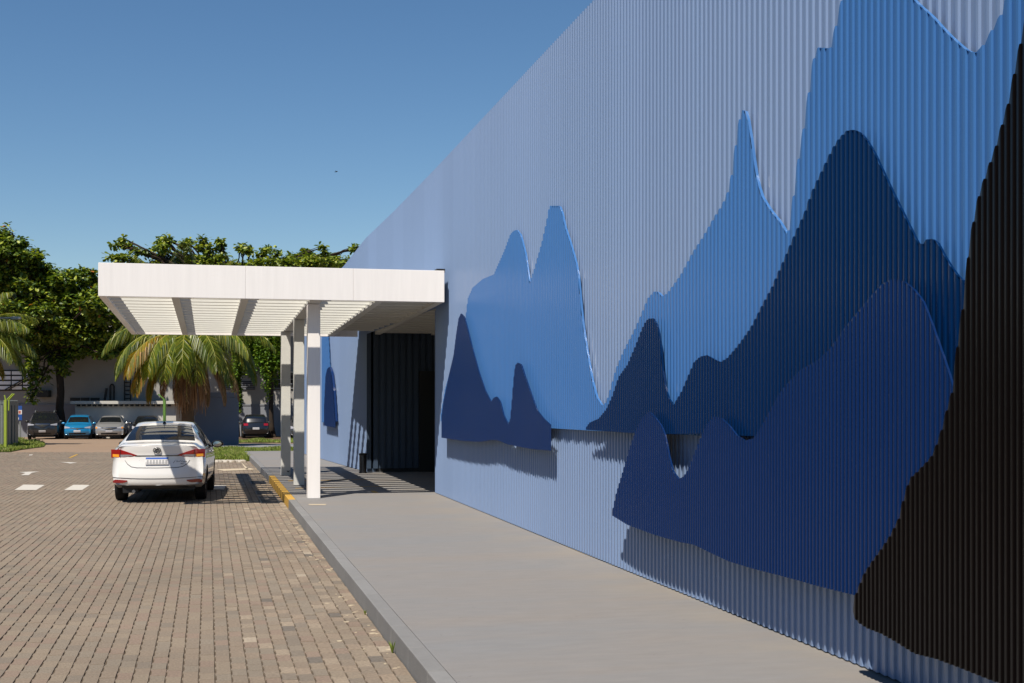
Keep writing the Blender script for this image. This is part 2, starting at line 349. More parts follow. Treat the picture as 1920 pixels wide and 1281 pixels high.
def joined_pavers(name, cl, m):
    n = len(cl); P = np.array(cl); k = len(pv)
    V = np.repeat(pv[None], n, 0)
    a = rng.normal(0,.007,n)
    ca, sa = np.cos(a)[:,None], np.sin(a)[:,None]
    X = V[:,:,0]*ca-V[:,:,1]*sa; Y = V[:,:,0]*sa+V[:,:,1]*ca
    Z = V[:,:,2]+rng.normal(0,.0014,n)[:,None]+X*rng.normal(0,.010,n)[:,None]+Y*rng.normal(0,.008,n)[:,None]
    X = X+P[:,0:1]+rng.normal(0,.0014,n)[:,None]; Y = Y+P[:,1:2]+rng.normal(0,.003,n)[:,None]
    vs = np.stack([X,Y,Z],2).reshape(-1,3)
    loops = []; starts = []; tot = []; s = 0
    base = [f for f in PB.f]; fl = np.concatenate([np.array(f) for f in base]); ln = np.array([len(f) for f in base])
    L = (fl[None,:]+(np.arange(n)*k)[:,None]).reshape(-1); T = np.tile(ln, n); S = np.concatenate([[0], np.cumsum(T)[:-1]])
    me = bpy.data.meshes.new(name); me.vertices.add(len(vs)); me.vertices.foreach_set('co', vs.ravel())
    me.loops.add(len(L)); me.loops.foreach_set('vertex_index', L.astype(np.int32)); me.polygons.add(len(T))
    me.polygons.foreach_set('loop_start', S.astype(np.int32)); me.polygons.foreach_set('loop_total', T.astype(np.int32))
    me.polygons.foreach_set('use_smooth', np.zeros(len(T), dtype=bool)); me.materials.append(m); me.update(calc_edges=True); me.validate()
    o = link(name, me, road); o['kind'] = 'stuff'; return o
er = [(c, edgy(*c)) for c in rest]
joined_pavers('far_pavers', [c for c, e in er if not e], M['paver'])
joined_pavers('edge_pavers', [c for c, e in er if e], M['paver_edge'])
# gritty mortar patches and chips along the kerb
b = MB()
for _ in range(150):
    y = 9+27*random.random()**1.2; x = 1.362-abs(random.gauss(0,.12)); r = random.uniform(.006,.026)
    n = 7; a0 = random.random()*6
    vs = [(x+r*random.uniform(.6,1.7)*math.cos(a0+6.283*k/n), y+r*random.uniform(.5,1)*math.sin(a0+6.283*k/n)*1.1, .0035) for k in range(n)]
    vs2 = [(p[0], p[1], -.004) for p in vs]
    b.add(vs+vs2, [tuple(range(n))]+[(k, n+k, n+(k+1)%n, (k+1)%n) for k in range(n)])
o = b.build('grit', M['crust'], road); o['kind'] = 'stuff'
# ---- sidewalk
def KX(y): return 1.37 if y < 30 else 1.37-.17*(y-30)/15
KW = .13
sidewalk = MB(); ys = [-6, 10, 20, 30, 37, 44.6]
for i in range(len(ys)-1):
    ya, yb = ys[i], ys[i+1]
    sidewalk.add([(KX(ya)+KW,ya,.15),(13,ya,.15),(13,yb,.15),(KX(yb)+KW,yb,.15),(KX(ya)+KW,ya,-.1),(KX(yb)+KW,yb,-.1),(13,yb,-.1)],
                 [(0,1,2,3),(0,3,5,4)]+([(3,2,6,5)] if i == len(ys)-2 else []))
sw = sidewalk.build('sidewalk', M['walk']); sw['kind'] = 'structure'
y = 4.0; k = 0
while y < 44.5:
    l = random.uniform(.72,.95); y1 = min(y+l, 44.6)
    yel = 22.35 < y < 29.9 and k >= 0
    xa, xb = KX(y), KX(y1); e = .004; b = MB(); zt = .152+random.gauss(0,.0008); w = KW-.002
    b.add([(xa,y+e,-.1),(xa+w,y+e,-.1),(xb+w,y1-e,-.1),(xb,y1-e,-.1),(xa+.004,y+e,zt),(xa+w,y+e,zt),(xb+w,y1-e,zt),(xb+.004,y1-e,zt)],
          [(0,3,2,1),(4,5,6,7),(0,1,5,4),(1,2,6,5),(2,3,7,6),(3,0,4,7)])
    o = b.build('kerb_stone', M['yellow'] if yel else M['kerb'], sw); bevel(o, .006, 2)
    if yel: o['label'] = 'ochre yellow painted kerb stone'
    y = y1; k += 1
# ochre lines on the sidewalk by the entrance, small cream scar, road markings
def px_quad(name, pts, z, m, parent, kind=None):
    b = MB(); vs = []
    for x, y in pts:
        d = F_PX*(CAM_H-z)/(y-750); X, Y = WP(x, d); vs.append((X, Y, z))
    b.add(vs, [tuple(range(len(vs)))]); o = b.build(name, m, parent); return o
sheet('painted_line', [(1.68,25.55),(3.62,25.75),(3.62,25.87),(1.68,25.67)], .154, M['yellow'], parent=sw)
sheet('painted_line', [(1.68,27.9),(3.55,28.1),(3.55,28.22),(1.68,28.02)], .154, M['yellow'], parent=sw)
px_quad('painted_mark', [(694,920),(702,920),(710,924),(700,924)], .154, M['yellow'], sw)
px_quad('scar', [(578,945.2),(612,945.2),(610,947),(580,947)], .154, M['crust'], sw)
px_quad('stripe', [(27,918.7),(44,908.7),(84,909.4),(68,918.9)], .006, M['stripe'], road)
px_quad('stripe', [(120,918.9),(138,909),(168.5,909.4),(154,918.9)], .006, M['stripe'], road)
px_quad('stripe', [(211,918.5),(226,910),(262,910),(250,918.5)], .006, M['stripe'], road)
px_quad('stripe', [(386,918),(396,910),(424,910),(420,918)], .006, M['stripe'], road)
px_quad('arrow_marking', [(36,885.6),(50,884.6),(75,884.2),(60,886.4),(54,891),(39,891),(48,887)], .006, M['stripe'], road)
px_quad('arrow_marking', [(112,866.5),(126,866.5),(145,867.4),(131,869.4),(126,868)], .006, M['stripe'], road)
px_quad('stripe', [(404,880),(470,878),(476,880.5),(420,883)], .006, M['crust'], road)
px_quad('stripe', [(452,867),(457,871),(466,880),(461,880)], .006, M['crust'], road)
px_quad('stripe', [(55,852.6),(62,852.2),(60,853.8),(54,854)], .006, M['stripe'], road)
px_quad('painted_line', [(128,858.6),(133,858.4),(147,852.2),(143,852.2)], .006, M['yellow'], road)
# drain grates in the road at the kerb
def grate(y0, y1, xc):
    t = empty('drain_grate', (xc, (y0+y1)/2, 0), 0)
    fr = MB(); hw = .17; hl = (y1-y0)/2
    for (a,b_,c,d) in ((-hw,hw,-hl,-hl+.02),(-hw,hw,hl-.02,hl),(-hw,-hw+.02,-hl+.02,hl-.02),(hw-.02,hw,-hl+.02,hl-.02)): fr.box(a,b_,c,d,-.02,.006)
    fr.build('frame', M['grate'], t)
    bb = MB(); n = max(6, int(2*hl/.10))
    for k in range(n):
        yy = -hl+.03+(2*hl-.06)*k/(n-1)
        bb.box(-hw+.02, hw-.02, yy-.018, yy+.018, -.02, .005)
    bb.build('bar', M['grate'], t); return t
for (a, c, lab) in ((23.9, 25.6, 'iron drain grate in the pavers beside the nearest yellow kerb stones'), (26.2, 27.2, 'middle iron drain grate between the car and the yellow kerb'),
                    (29.4, 30.6, 'farthest iron drain grate near the end of the canopy shadow')):
    tagit(grate(a, c, 1.12), lab, 'drain grate', 'drain grates along the kerb')
# ---- yard behind: drive, path, turf
poly_grid('driveway', [(46.45,-300,380),(46.9,-300,900),(52,-300,900),(60,-300,900),(72,-300,900),(84,-300,900),(96,-300,900)], -.003, M['drive'])
poly_grid('path', [(52.5,395,700),(57,380,700),(63,372,700)], .01, M['path'])
poly_grid('turf', [(39.6,397,470),(43,393,461),(46.9,390,452)], .02, M['turf'])
poly_grid('turf_strip', [(47,385,700),(52.3,385,700)], .02, M['turf'])
poly_grid('far_turf_strip', [(66,440,700),(73,440,700)], .02, M['turf'])
poly_grid('verge', [(46.5,-60,20),(50,-60,42),(55,-60,82),(61,-60,86),(67,-60,66),(73,-60,40)], .02, M['turf'])
poly_grid('soil_bed', [(74,440,700),(90,440,700)], .02, M['soil'])
def blades(name, strips, n, hmin, hmax, wd=.02):
    vs = []; fs = []
    for _ in range(n):
        i = random.randrange(len(strips)-1); t = random.random(); d = strips[i][0]*(1-t)+strips[i+1][0]*t
        xl = strips[i][1]*(1-t)+strips[i+1][1]*t; xr = strips[i][2]*(1-t)+strips[i+1][2]*t
        X, Y = WP(random.uniform(xl, xr), d); z = ground_z(d)+.02; h = random.uniform(hmin, hmax)*(.6+.6*math.sin(X*1.7)**2)
        a = random.random()*6.28; lx, ly = random.gauss(0,.4)*h, random.gauss(0,.4)*h; wx, wy = wd*math.cos(a), wd*math.sin(a); k = len(vs)
        vs += [(X-wx,Y-wy,z),(X+wx,Y+wy,z),(X+lx*.4+wx*.7,Y+ly*.4+wy*.7,z+h*.6),(X+lx,Y+ly,z+h)]; fs.append((k,k+1,k+2,k+3))
    me = bpy.data.meshes.new(name); me.from_pydata(vs, [], fs); me.materials.append(M['grass']); o = link(name, me); o['kind'] = 'stuff'; return o
tagit(blades('grass_by_kerb', [(39.8,397,468),(43,393,460),(46.9,390,451)], 9000, .04, .17, .018), 'tufted green grass between the white cobbles and the sidewalk end', 'grass')
tagit(blades('grass_strip', [(47.2,385,690),(52.2,385,690)], 9000, .03, .11, .018), 'thin grass strip behind the far end of the sidewalk', 'grass')
tagit(blades('far_grass_strip', [(66,446,690),(72.5,446,690)], 7000, .06, .18, .022), 'bright grass strip in front of the black parked hatchback', 'grass')
tagit(blades('verge_grass', [(46.8,-50,18),(50,-50,40),(55,-50,78),(61,-50,84),(67,-50,64),(72.5,-50,38)], 16000, .06, .22, .024), 'green grass verge at the foot of the mesh fence', 'grass')
b = MB()
for i in range(34):
    x = 380+78*i/33; d = 39.2+random.uniform(-.12,.12); X, Y = WP(x, d); r = .055
    b.lathe([(.001,.07),(r*.8,.06),(r*1.1,.03),(r,-.02)], 7, 'Z', (X, Y, 0))
    X, Y = WP(x+1.2, d-.16); b.lathe([(.001,.05),(r*.8,.045),(r*1.05,.02),(r,-.02)], 7, 'Z', (X, Y, 0))
o = b.build('cobble_edging', M['cobble'], road, smooth=True); o['kind'] = 'stuff'
# small weeds against the kerb
def weed(x, y, h, lab):
    vs = []; fs = []
    for _ in range(16):
        a = random.random()*6.28; l = random.uniform(.4,1)*h; lx, ly = math.cos(a)*l*.35, math.sin(a)*l*.35; w = .004; k = len(vs)
        vs += [(-w,0,0),(w,0,0),(lx*.5+w,ly*.5,l*.6),(lx*.5-w,ly*.5,l*.6),(lx,ly,l)]; fs += [(k,k+1,k+2,k+3),(k+3,k+2,k+4)]
    me = bpy.data.meshes.new('weed'); me.from_pydata(vs, [], fs); me.materials.append(M['grass']); o = link('weed', me, None, (x, y, 0)); tagit(o, lab, 'weed')
weed(1.345, wall_hit(721, 1.345) if False else 9.55, .10, 'small green weed sprouting from the kerb joint nearest the camera')
weed(1.35, 11.3, .05, 'tiny weed in the paver gap along the kerb')

# ================================================================== FACADE
RZ = [(-8,6.36),(14,6.33),(19,6.29),(23.7,6.25),(27.6,6.0),(31,5.83),(34.2,5.47),(42,5.0)]
def interp(tab, x):
    if x <= tab[0][0]: return tab[0][1]
    for (a, va), (b_, vb) in zip(tab, tab[1:]):
        if x <= b_: return va+(vb-va)*(x-a)/(b_-a)
    return tab[-1][1]
FXT = [(-8,4.17),(23.7,4.17),(31,3.74),(41.9,3.03)]
def FX(y): return interp(FXT, y)
WX, Y_OPEN0, Y_OPEN1 = 4.17, 23.72, 30.95
building = empty('exhibition_hall', (4.17, 20, 0), 0, 'long hall clad in ribbed light blue metal with layered blue mountain silhouettes', 'building')
building_inv = Matrix.Translation((-4.17, -20, 0))
def bpart(mb, name, m, smooth=False):
    mb.v = [(x-4.17, y-20, z) for x, y, z in mb.v]; return mb.build(name, m, building, smooth=smooth)
def corr(mb, y0, y1, pitch, t, top, bot, xf, wf=.42, wr=.10, back=None):
    """ribbed sheet from y0 to y1; ribs stand t proud towards -X"""
    pts = []; y = y0; n = max(1, round((y1-y0)/pitch)); p = (y1-y0)/n
    for i in range(n):
        a = y0+i*p; pts += [(a,0),(a+p*.04,t),(a+p*.27,t),(a+p*.985,.0005)]
    pts.append((y1, 0))
    prev = None
    for yy, off in pts:
        zt, zb = top(yy), bot(yy); x = xf(yy)-off
        cur = ((x,yy,zb),(x,yy,max(zt,zb+.001)))
        if prev and (zt > zb+.002 or prev[2]):
            k = len(mb.v); mb.v += [prev[0], cur[0], cur[1], prev[1]]; mb.f.append((k,k+1,k+2,k+3)); mb.m.append(0)
        prev = (cur[0], cur[1], zt > zb+.002)
# background sheets, about one metre each
PITCH = .100; T = .0165
y = -4.0
def seg_x(a):
    return lambda yy: FX(yy)+a
while y < 41.8:
    y1 = min(y+PITCH*10, 41.9)
    if y < Y_OPEN0 < y1: y1 = Y_OPEN0
    elif y < Y_OPEN1 < y1: y1 = Y_OPEN1
    mid = (y+y1)/2
    low = 3.52 if Y_OPEN0 < mid < Y_OPEN1 else .16
    mb = MB(); ov = 0
    corr(mb, y, y1-.0002, PITCH, T, lambda yy: interp(RZ, yy), lambda yy, l=low: (l if l < 1 else 3.64-.0167*(yy-22.2)), lambda yy, o=ov: FX(yy)-.001-o)
    bpart(mb, 'cladding_sheet', M['bg']); y = y1
# wall body behind the sheets, coping, dark plinth gap
for nm, ya, yb, z0 in (('wall_core',-4,Y_OPEN0,.10),('wall_core',Y_OPEN0,Y_OPEN1,3.75),('wall_core',Y_OPEN1,41.9,.10)):
    mb = MB(); n = 8
    for i in range(n):
        a = ya+(yb-ya)*i/n; c = ya+(yb-ya)*(i+1)/n; za, zc = interp(RZ,a)-.03, interp(RZ,c)-.03
        x0a, x0c = FX(a)+.012, FX(c)+.012
        mb.add([(x0a,a,z0),(x0c,c,z0),(x0c,c,zc),(x0a,a,za),(x0a+.2,a,z0),(x0c+.2,c,z0),(x0c+.2,c,zc),(x0a+.2,a,za)],
               [(0,1,2,3),(5,4,7,6),(3,2,6,7),(1,0,4,5)]+([(0,3,7,4)] if i == 0 else [])+([(1,5,6,2)] if i == n-1 else []))
    bpart(mb, nm, M['jamb'])
# roof and far sides of the hall
mb = MB(); mb.box(4.4,30,-4,41.5,4.6,4.75); bpart(mb, 'roof', M['jamb'])
mb = MB(); mb.box(29.8,30,-4,41.5,-.2,4.6); mb.box(3.2,29.8,41.6,41.85,-.2,4.7); mb.box(4.4,29.8,-4.2,-4.0,-.2,4.6); bpart(mb, 'outer_wall', M['jamb'])
# ribbed mid-scale cutouts ------------------------------------------------
def to_plane(pts, X):
    """photo outline -> sorted (Y, z) on plane X"""
    out = []
    for x, y in pts:
        Y = wall_hit(x, X); d = X*SA+Y*CA; out.append((Y, ZP(y, d)))
    out.sort(); return out
def cutout(name, label, top_px, bot_px, o, m, pitch, t, extend=None, flange=True, zb=None):
    X = WX-o
    tp = to_plane(top_px, X); bt = to_plane(bot_px, X) if bot_px else None
    if extend: tp = extend[0]+tp; bt = (extend[1]+bt) if bt else None
    ya, yb = tp[0][0], tp[-1][0]
    if bt: ya, yb = max(ya, bt[0][0]), min(yb, bt[-1][0])
    mb = MB(); top = lambda yy: interp(tp, yy); bot = (lambda yy: interp(bt, yy)) if bt else (lambda yy: zb)
    corr(mb, ya, yb, pitch, t, top, bot, lambda yy: X+t)
    part = bpart(mb, name, m); part['label'] = label
    if flange:                                           # folded edge returning towards the wall
        fb = MB(); n = int((yb-ya)/.05); back = .016 if m is M['l1'] else .010
        prev = None
        for i in range(n+1):
            yy = ya+(yb-ya)*i/n; zt = top(yy)-.004
            cur = ((X+t*.45-4.17, yy-20, zt), (X+t+back-4.17, yy-20, zt))
            if prev and zt > prev[0][2]+.004:
                k = len(fb.v); fb.v += [prev[0], cur[0], cur[1], prev[1]]; fb.f.append((k,k+1,k+2,k+3)); fb.m.append(0)
            prev = cur
        fb.build('edge_trim', m, part)['kind'] = 'stuff'
    # brackets tying the cutout back to the wall
    br = MB(); yy = ya+.4
    while yy < yb-.2:
        zt, zb_ = top(yy), bot(yy)
        if zt-zb_ > .5:
            for zz in np.arange(zb_+.25, zt-.2, .9): br.box(X+t+.002-4.17, WX-T-4.17, yy-.02-20, yy+.02-20, zz-.015, zz+.015)
        yy += .9
    if br.v: br.build('brackets', M['gal'], part)['kind'] = 'stuff'
    return part
L1_top = [(825,783),(834,729),(847,685),(860,640),(873,591),(876.5,560),(885,540),(905,523),(925,515),(945,470),(956,440),(962,433),(968,431),(975,440),(985,480),(992,531),
 (1000,508),(1015,455),(1024,415),(1028,393),(1031,386),(1048,386),(1053,400),(1058,425),(1068,455),(1078,490),(1083,515),(1087,560),(1089,585),(1093.6,622),(1101,669),(1109,713),(1117,744),(1128,761),
 (1136,754),(1143.5,729),(1153,694),(1168.5,657),(1187,622),(1203,585),(1213,560),(1225,547),(1232,547),(1240.5,556),(1250,550),(1275,515.5),(1296.7,475),(1315,447),(1337,409),(1353,384),(1364,358),(1372,320),(1378,270),(1385,225),(1390,206),(1396,208),
 (1403,235),(1410,290),(1417,335),(1425,365),(1440,390),(1460,415),(1475,440),(1481,415),(1487,359),(1494,306),(1503,254.5),(1511,200),(1518,148),(1526.5,97),(1534,89),(1554.6,90.5),(1559,75),(1568.6,36),(1576.5,0),
 (1600,-55),(1640,-90),(1680,-40),(1712,0),(1743.5,28),(1775,62.5),(1806,90.6),(1821.6,98),(1832.5,97),(1850,73),(1864,44),(1875,28),(1880,0),(1900,-90),(1960,-200)]
L1_bot = [(825,790),(1030,803),(1113,808),(1190,811),(1400,822),(1700,835),(1960,850)]
cutout('mountain_cutout', 'mid blue ribbed mountain range along the whole wall', L1_top, L1_bot, .07, M['l1'], .080, .0145,
       extend=([(0.5,5.9),(4.8,6.0)], [(0.5,1.5),(4.8,1.5)]))
L2_top = [(1096.7,804),(1104.5,792.7),(1121.7,785),(1135.7,767.7),(1146.6,744),(1159,706.8),(1174.8,685),(1187,657),(1203,616),(1210,602),(1215.4,597.5),(1224.7,597),(1232.5,613),(1237,638),(1242,700),(1247,728),(1253,747),(1262,759),
 (1275,738),(1287,710.5),(1300,679.5),(1312,668.6),(1325,666),(1337,673),(1350,679),(1362,671.7),(1381,650),(1406,615.5),(1425,578),(1446.6,537),(1468.5,487),(1487,443.7),(1508,397),(1520,362),(1533,334),(1547,304.5),(1559,279.5),(1573,258),(1587,245),(1600,243),
 (1612,248),(1623,261),(1637,284),(1653,318.5),(1672,359),(1689,393.5),(1706,428),(1720,456),(1732.7,458),(1734,450),(1745,447),(1754.5,451.5),(1762,465.6),(1778,494),(1793.6,515.5),(1806,526.5),(1850,590),(1920,680)]
L2_bot = [(1096.7,806),(1187.6,812.5),(1247,814),(1315.6,813),(1386,817),(1415,818),(1600,826),(1920,838)]
cutout('mountain_cutout', 'deep blue ribbed mountain with the tallest rounded peak', L2_top, L2_bot, .13, M['l2'], .060, .011)
L3_top = [(1146,965),(1154.7,925),(1167,884),(1179.6,840.5),(1190.6,809),(1203,784),(1216,771),(1228,783),(1239,798),(1247,818.7),(1253,853),(1261,884),(1272,898),(1281,893.6),(1290.5,878),(1300,853),(1312,822),(1325,795),(1339,781),(1350,783),
 (1365.4,797),(1381,817),(1396.6,826),(1412,822),(1428,798),(1443.5,769),(1459,740.6),(1481,712.5),(1500,694),(1530,677),(1555,655),(1580,618),(1600,593.6),(1615.6,575),(1634,553),(1653,532.7),(1672,523),(1690.5,525.5),(1709,539),(1728,562),(1740.5,593.6),
 (1750,618.6),(1759,646.6),(1771.7,681),(1784,721.6),(1800,760),(1850,840),(1900,900)]
L3_bot = [(1146,966),(1175,984),(1225,1003),(1275,1017),(1300,1021.6),(1325,1034),(1365.4,1053),(1412,1067),(1459,1079),(1500,1090),(1519.5,1096),(1579,1111),(1605.7,1117),(1700,1130),(1900,1170)]
cutout('mountain_cutout', 'large navy ribbed mountain in front, low on the wall', L3_top, L3_bot, .19, M['l3'], .050, .0095)
L4_top = [(1597,1140),(1600,1123),(1607,1105),(1617.6,1078),(1632.5,1054.6),(1650,1031),(1668,1004),(1683,974),(1691,942.5),(1696,924),(1701,908),(1706,897),(1711,890.8),(1719,884.7),(1729,873.5),(1736.4,866),(1743.5,858),(1749.6,847),(1754.7,833),(1762,812.6),(1769,788),(1775,763),(1786,727),
 (1789,684),(1795,632.6),(1803,579.5),(1809,525),(1814,472),(1821.7,425),(1826,400),(1832.5,371.6),(1840,346.7),(1848,325),(1856,301),(1864,279.5),(1871.6,253),(1879,226),(1887,200),(1893.4,168.6),(1901,131),(1909,92),(1915,62.5),(1920,40),(1935,-30)]
L4_bot = [(1597,1147),(1605.7,1166),(1623.5,1178),(1650,1188),(1677,1203),(1712.7,1225.6),(1754,1236),(1802,1254),(1861,1277.6),(1935,1300)]
cutout('mountain_cutout', 'black brown ribbed mountain nearest the camera', L4_top, L4_bot, .25, M['l4'], .050, .010,
       extend=([(2.2,4.6),(3.4,5.9),(4.7,6.2)], [(2.2,.7),(3.4,.6),(4.7,.55)]))
L3b_top = [(827,785),(831,753.6),(836,728.6),(842,700.5),(850,666),(854.6,628.7),(859.3,597.5),(864,587.5),(870,594),(875,613),(884.3,650.6),(897,697),(909,732),(920,753.6),(925,746),(931,743.6),(937.4,753.6),(943.7,778.6),(952.4,796),(956,785),(959,753.6),
 (962.4,710),(965.5,685),(970,680),(976.5,683),(984,707),(997,744),(1006,769),(1018.6,785),(1031.5,796.5)]
L3b_bot = [(827,820.8),(868.7,827),(900,828.6),(921.8,824.8),(934,826),(950,833),(981,839.5),(1000,842.6),(1031.5,845)]
cutout('mountain_cutout', 'small navy ribbed mountain pair beside the entrance', L3b_top, L3b_bot, .15, M['l3'], .056, .012)
# silhouettes on the far, angled part of the wall
def far_cut(label, pts_top, pts_bot, o, m):
    tp = []; 
    def far_hit(x, o):
        dx = (x-960)/F_PX; k = (SA+dx*CA)/(CA-dx*SA)      # X = k*Y ; X = 3.74-.0651*(Y-31)-o
        Y = (3.74+.0651*31-o)/(k+.0651); return Y, k*Y
    def conv(p):
        out = []
        for x, y in p:
            Y, X = far_hit(x, o); out.append((Y, ZP(y, depth(X, Y))))
        return sorted(out)
    tp, bt = conv(pts_top), conv(pts_bot); ya, yb = max(tp[0][0], bt[0][0]), min(tp[-1][0], bt[-1][0])
    mb = MB(); corr(mb, ya, yb, .06, .014, lambda yy: interp(tp,yy), lambda yy: interp(bt,yy), lambda yy: FX(yy)-o+.014)
    p = bpart(mb, 'mountain_cutout', m); p['label'] = label
    fb = MB(); prev = None
    for i in range(41):
        yy = ya+(yb-ya)*i/40; zt = interp(tp,yy)-.004; cur = ((FX(yy)-o+.016-4.17,yy-20,zt),(FX(yy)-.04-4.17,yy-20,zt))
        if prev: fb.add([prev[0],cur[0],cur[1],prev[1]], [(0,1,2,3)])
        prev = cur
    fb.build('edge_trim', m, p)
far_cut('mid blue silhouette on the far wall section', [(603,640),(608,600),(614,600),(619,690),(622,700),(624,722),(627,778)], [(603,792),(610,792),(627,798)], .06, M['l1'])
far_cut('navy silhouette on the far wall section', [(607,770),(610,706),(613,692),(617,688),(620,697),(624,730),(628,790)], [(607,797),(612,799),(628,802)], .12, M['l3'])
# entrance: ribbed return wall facing the camera, ceiling, back wall
mb = MB(); p = .165; x = 3.735-p*.30
while x < 12:
    mb.add([(x,Y_OPEN1,.24),(x+p*.22,Y_OPEN1,.24),(x+p*.30,Y_OPEN1-.045,.24),(x+p*.92,Y_OPEN1-.045,.24),(x+p,Y_OPEN1,.24),
            (x,Y_OPEN1,3.6),(x+p*.22,Y_OPEN1,3.6),(x+p*.30,Y_OPEN1-.045,3.6),(x+p*.92,Y_OPEN1-.045,3.6),(x+p,Y_OPEN1,3.6)],
           [(0,1,6,5),(1,2,7,6),(2,3,8,7),(3,4,9,8)]); x += p
mb.v = [(max(a, 3.735), b_, c_) for a, b_, c_ in mb.v]; bpart(mb, 'entrance_cladding', M['jamb'])
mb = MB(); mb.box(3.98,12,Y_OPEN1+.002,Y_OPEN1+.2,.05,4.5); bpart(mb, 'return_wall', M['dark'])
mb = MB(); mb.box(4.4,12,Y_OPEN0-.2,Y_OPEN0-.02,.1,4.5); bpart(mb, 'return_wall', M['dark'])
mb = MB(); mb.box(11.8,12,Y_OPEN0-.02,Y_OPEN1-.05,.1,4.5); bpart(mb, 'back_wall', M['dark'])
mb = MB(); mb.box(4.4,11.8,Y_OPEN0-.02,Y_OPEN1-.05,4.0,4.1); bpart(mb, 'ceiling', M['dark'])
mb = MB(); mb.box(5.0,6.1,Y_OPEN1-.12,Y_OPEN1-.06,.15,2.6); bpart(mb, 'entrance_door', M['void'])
mb = MB(); mb.box(4.15,4.4,Y_OPEN0-.004,Y_OPEN0+.018,.16,3.58); bpart(mb, 'jamb_post', M['bg'])

# ================================================================== CANOPY
canopy = empty('canopy', (1.2, 22.2, .15), 0, 'white slatted entrance canopy on three pale square columns', 'canopy')
def cz(y): return 3.62-.0167*(y-22.2)
CY0, CY1 = 22.2, 31.75; CXL, CXR = -1.77, 4.05; H = .555
def cpart(mb, name, m, bev=0):
    mb.v = [(x-1.2, y-22.2, z-.15) for x, y, z in mb.v]; o = mb.build(name, m, canopy)
    if bev: bevel(o, bev)
    return o
def sbox(mb, x0, x1, y0, y1, lo, hi):                    # box whose bottom/top follow the canopy slope
    a, b_ = cz(y0), cz(y1)
    mb.add([(x0,y0,a+lo),(x1,y0,a+lo),(x1,y1,b_+lo),(x0,y1,b_+lo),(x0,y0,a+hi),(x1,y0,a+hi),(x1,y1,b_+hi),(x0,y1,b_+hi)],
           [(0,3,2,1),(4,5,6,7),(0,1,5,4),(1,2,6,5),(2,3,7,6),(3,0,4,7)])
xs = [CXL, .62, 2.45, CXR]
for i in range(3):
    mb = MB(); sbox(mb, xs[i]+.001, xs[i+1]-.001, CY0, CY0+.07, 0, H); cpart(mb, 'fascia', M['white'], .004)
mb = MB(); sbox(mb, CXL, CXL+.12, CY0+.071, CY1-.08, 0, H); cpart(mb, 'side_beam', M['white'], .004)
mb = MB(); sbox(mb, CXL, 3.60, CY1-.079, CY1, 0, H); cpart(mb, 'rear_fascia', M['white'], .004)
for xb, w in ((-.60,.13),(.55,.13),(1.72,.21),(2.86,.13)):
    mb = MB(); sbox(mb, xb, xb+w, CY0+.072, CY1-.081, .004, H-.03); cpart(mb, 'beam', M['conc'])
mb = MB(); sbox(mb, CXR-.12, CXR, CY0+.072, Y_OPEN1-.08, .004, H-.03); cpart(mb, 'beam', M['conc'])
slat_y = np.linspace(CY0+.52, CY1-.55, 15)
for yy in slat_y:                                        # the slatted soffit runs on into the entrance
    if Y_OPEN0+.25 < yy < Y_OPEN1-.2:
        mb = MB(); sbox(mb, CXR+.002, 9.0, yy-.055, yy+.055, .03, .33); cpart(mb, 'slat', M['slat'])
mb = MB(); sbox(mb, CXR+.13, 9.0, Y_OPEN0+.03, Y_OPEN1-.08, .335, .36); cpart(mb, 'roof_panel', M['slat'])
mb = MB(); sbox(mb, 5.3, 5.43, Y_OPEN0+.03, Y_OPEN1-.08, .004, .334); cpart(mb, 'beam', M['conc'])
bays = [(CXL+.121,-.601),(-.469,.549),(.681,1.719),(1.931,2.859),(2.991,CXR-.121)]
for yy in slat_y:
    for (xa, xb) in bays:
        if xa > 2.9 and yy > Y_OPEN1-.4: continue
        mb = MB(); sbox(mb, xa, xb, yy-.055, yy+.055, .03, .33); cpart(mb, 'slat', M['slat'])
mb = MB(); sbox(mb, 2.9, CXR-.001, CY0+.08, Y_OPEN1-.3, H-.028, H-.005); cpart(mb, 'roof_panel', M['slat'])
mb = MB(); sbox(mb, 2.9, 3.60, Y_OPEN1-.299, CY1-.002, H-.028, H-.005); cpart(mb, 'roof_panel', M['slat'])
mb = MB(); sbox(mb, 3.93, 4.08, CY0+.10, CY0+.5, H-.02, H+.045); cpart(mb, 'black_sliver', M['void'])  # black box making the dark sliver where the canopy top meets the wall
for (xa, xb, yf) in ((1.725,1.945,22.95),(1.72,1.925,26.55),(1.65,1.86,30.0)):
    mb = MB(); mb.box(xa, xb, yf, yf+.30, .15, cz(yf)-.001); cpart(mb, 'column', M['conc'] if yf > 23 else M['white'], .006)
for (xa, xb, yf) in ((1.65,1.86,30.0),):
    mb = MB(); mb.tube([(1.78,yf-.012,.26),(1.80,yf-.03,.24),(1.83,yf-.012,.26)], .012, 5); cpart(mb, 'hook', M['void'])
# steel bin at the corner of the entrance
X, Y = WP(680.5, 31.0*.985)
t = empty('litter_bin', (X, Y, .15), 0, 'round dark steel litter bin at the corner of the entrance', 'litter bin')
mb = MB(); mb.lathe([(.001,0),(.095,0),(.095,.03),(.088,.035),(.088,.42),(.092,.44)], 20, 'Z'); mb.build('drum', M['bin'], t, smooth=False)
mb = MB(); mb.lathe([(.092,.435),(.098,.445),(.098,.47),(.08,.48),(.075,.44),(.001,.43)], 20, 'Z'); mb.build('rim', M['black'], t)
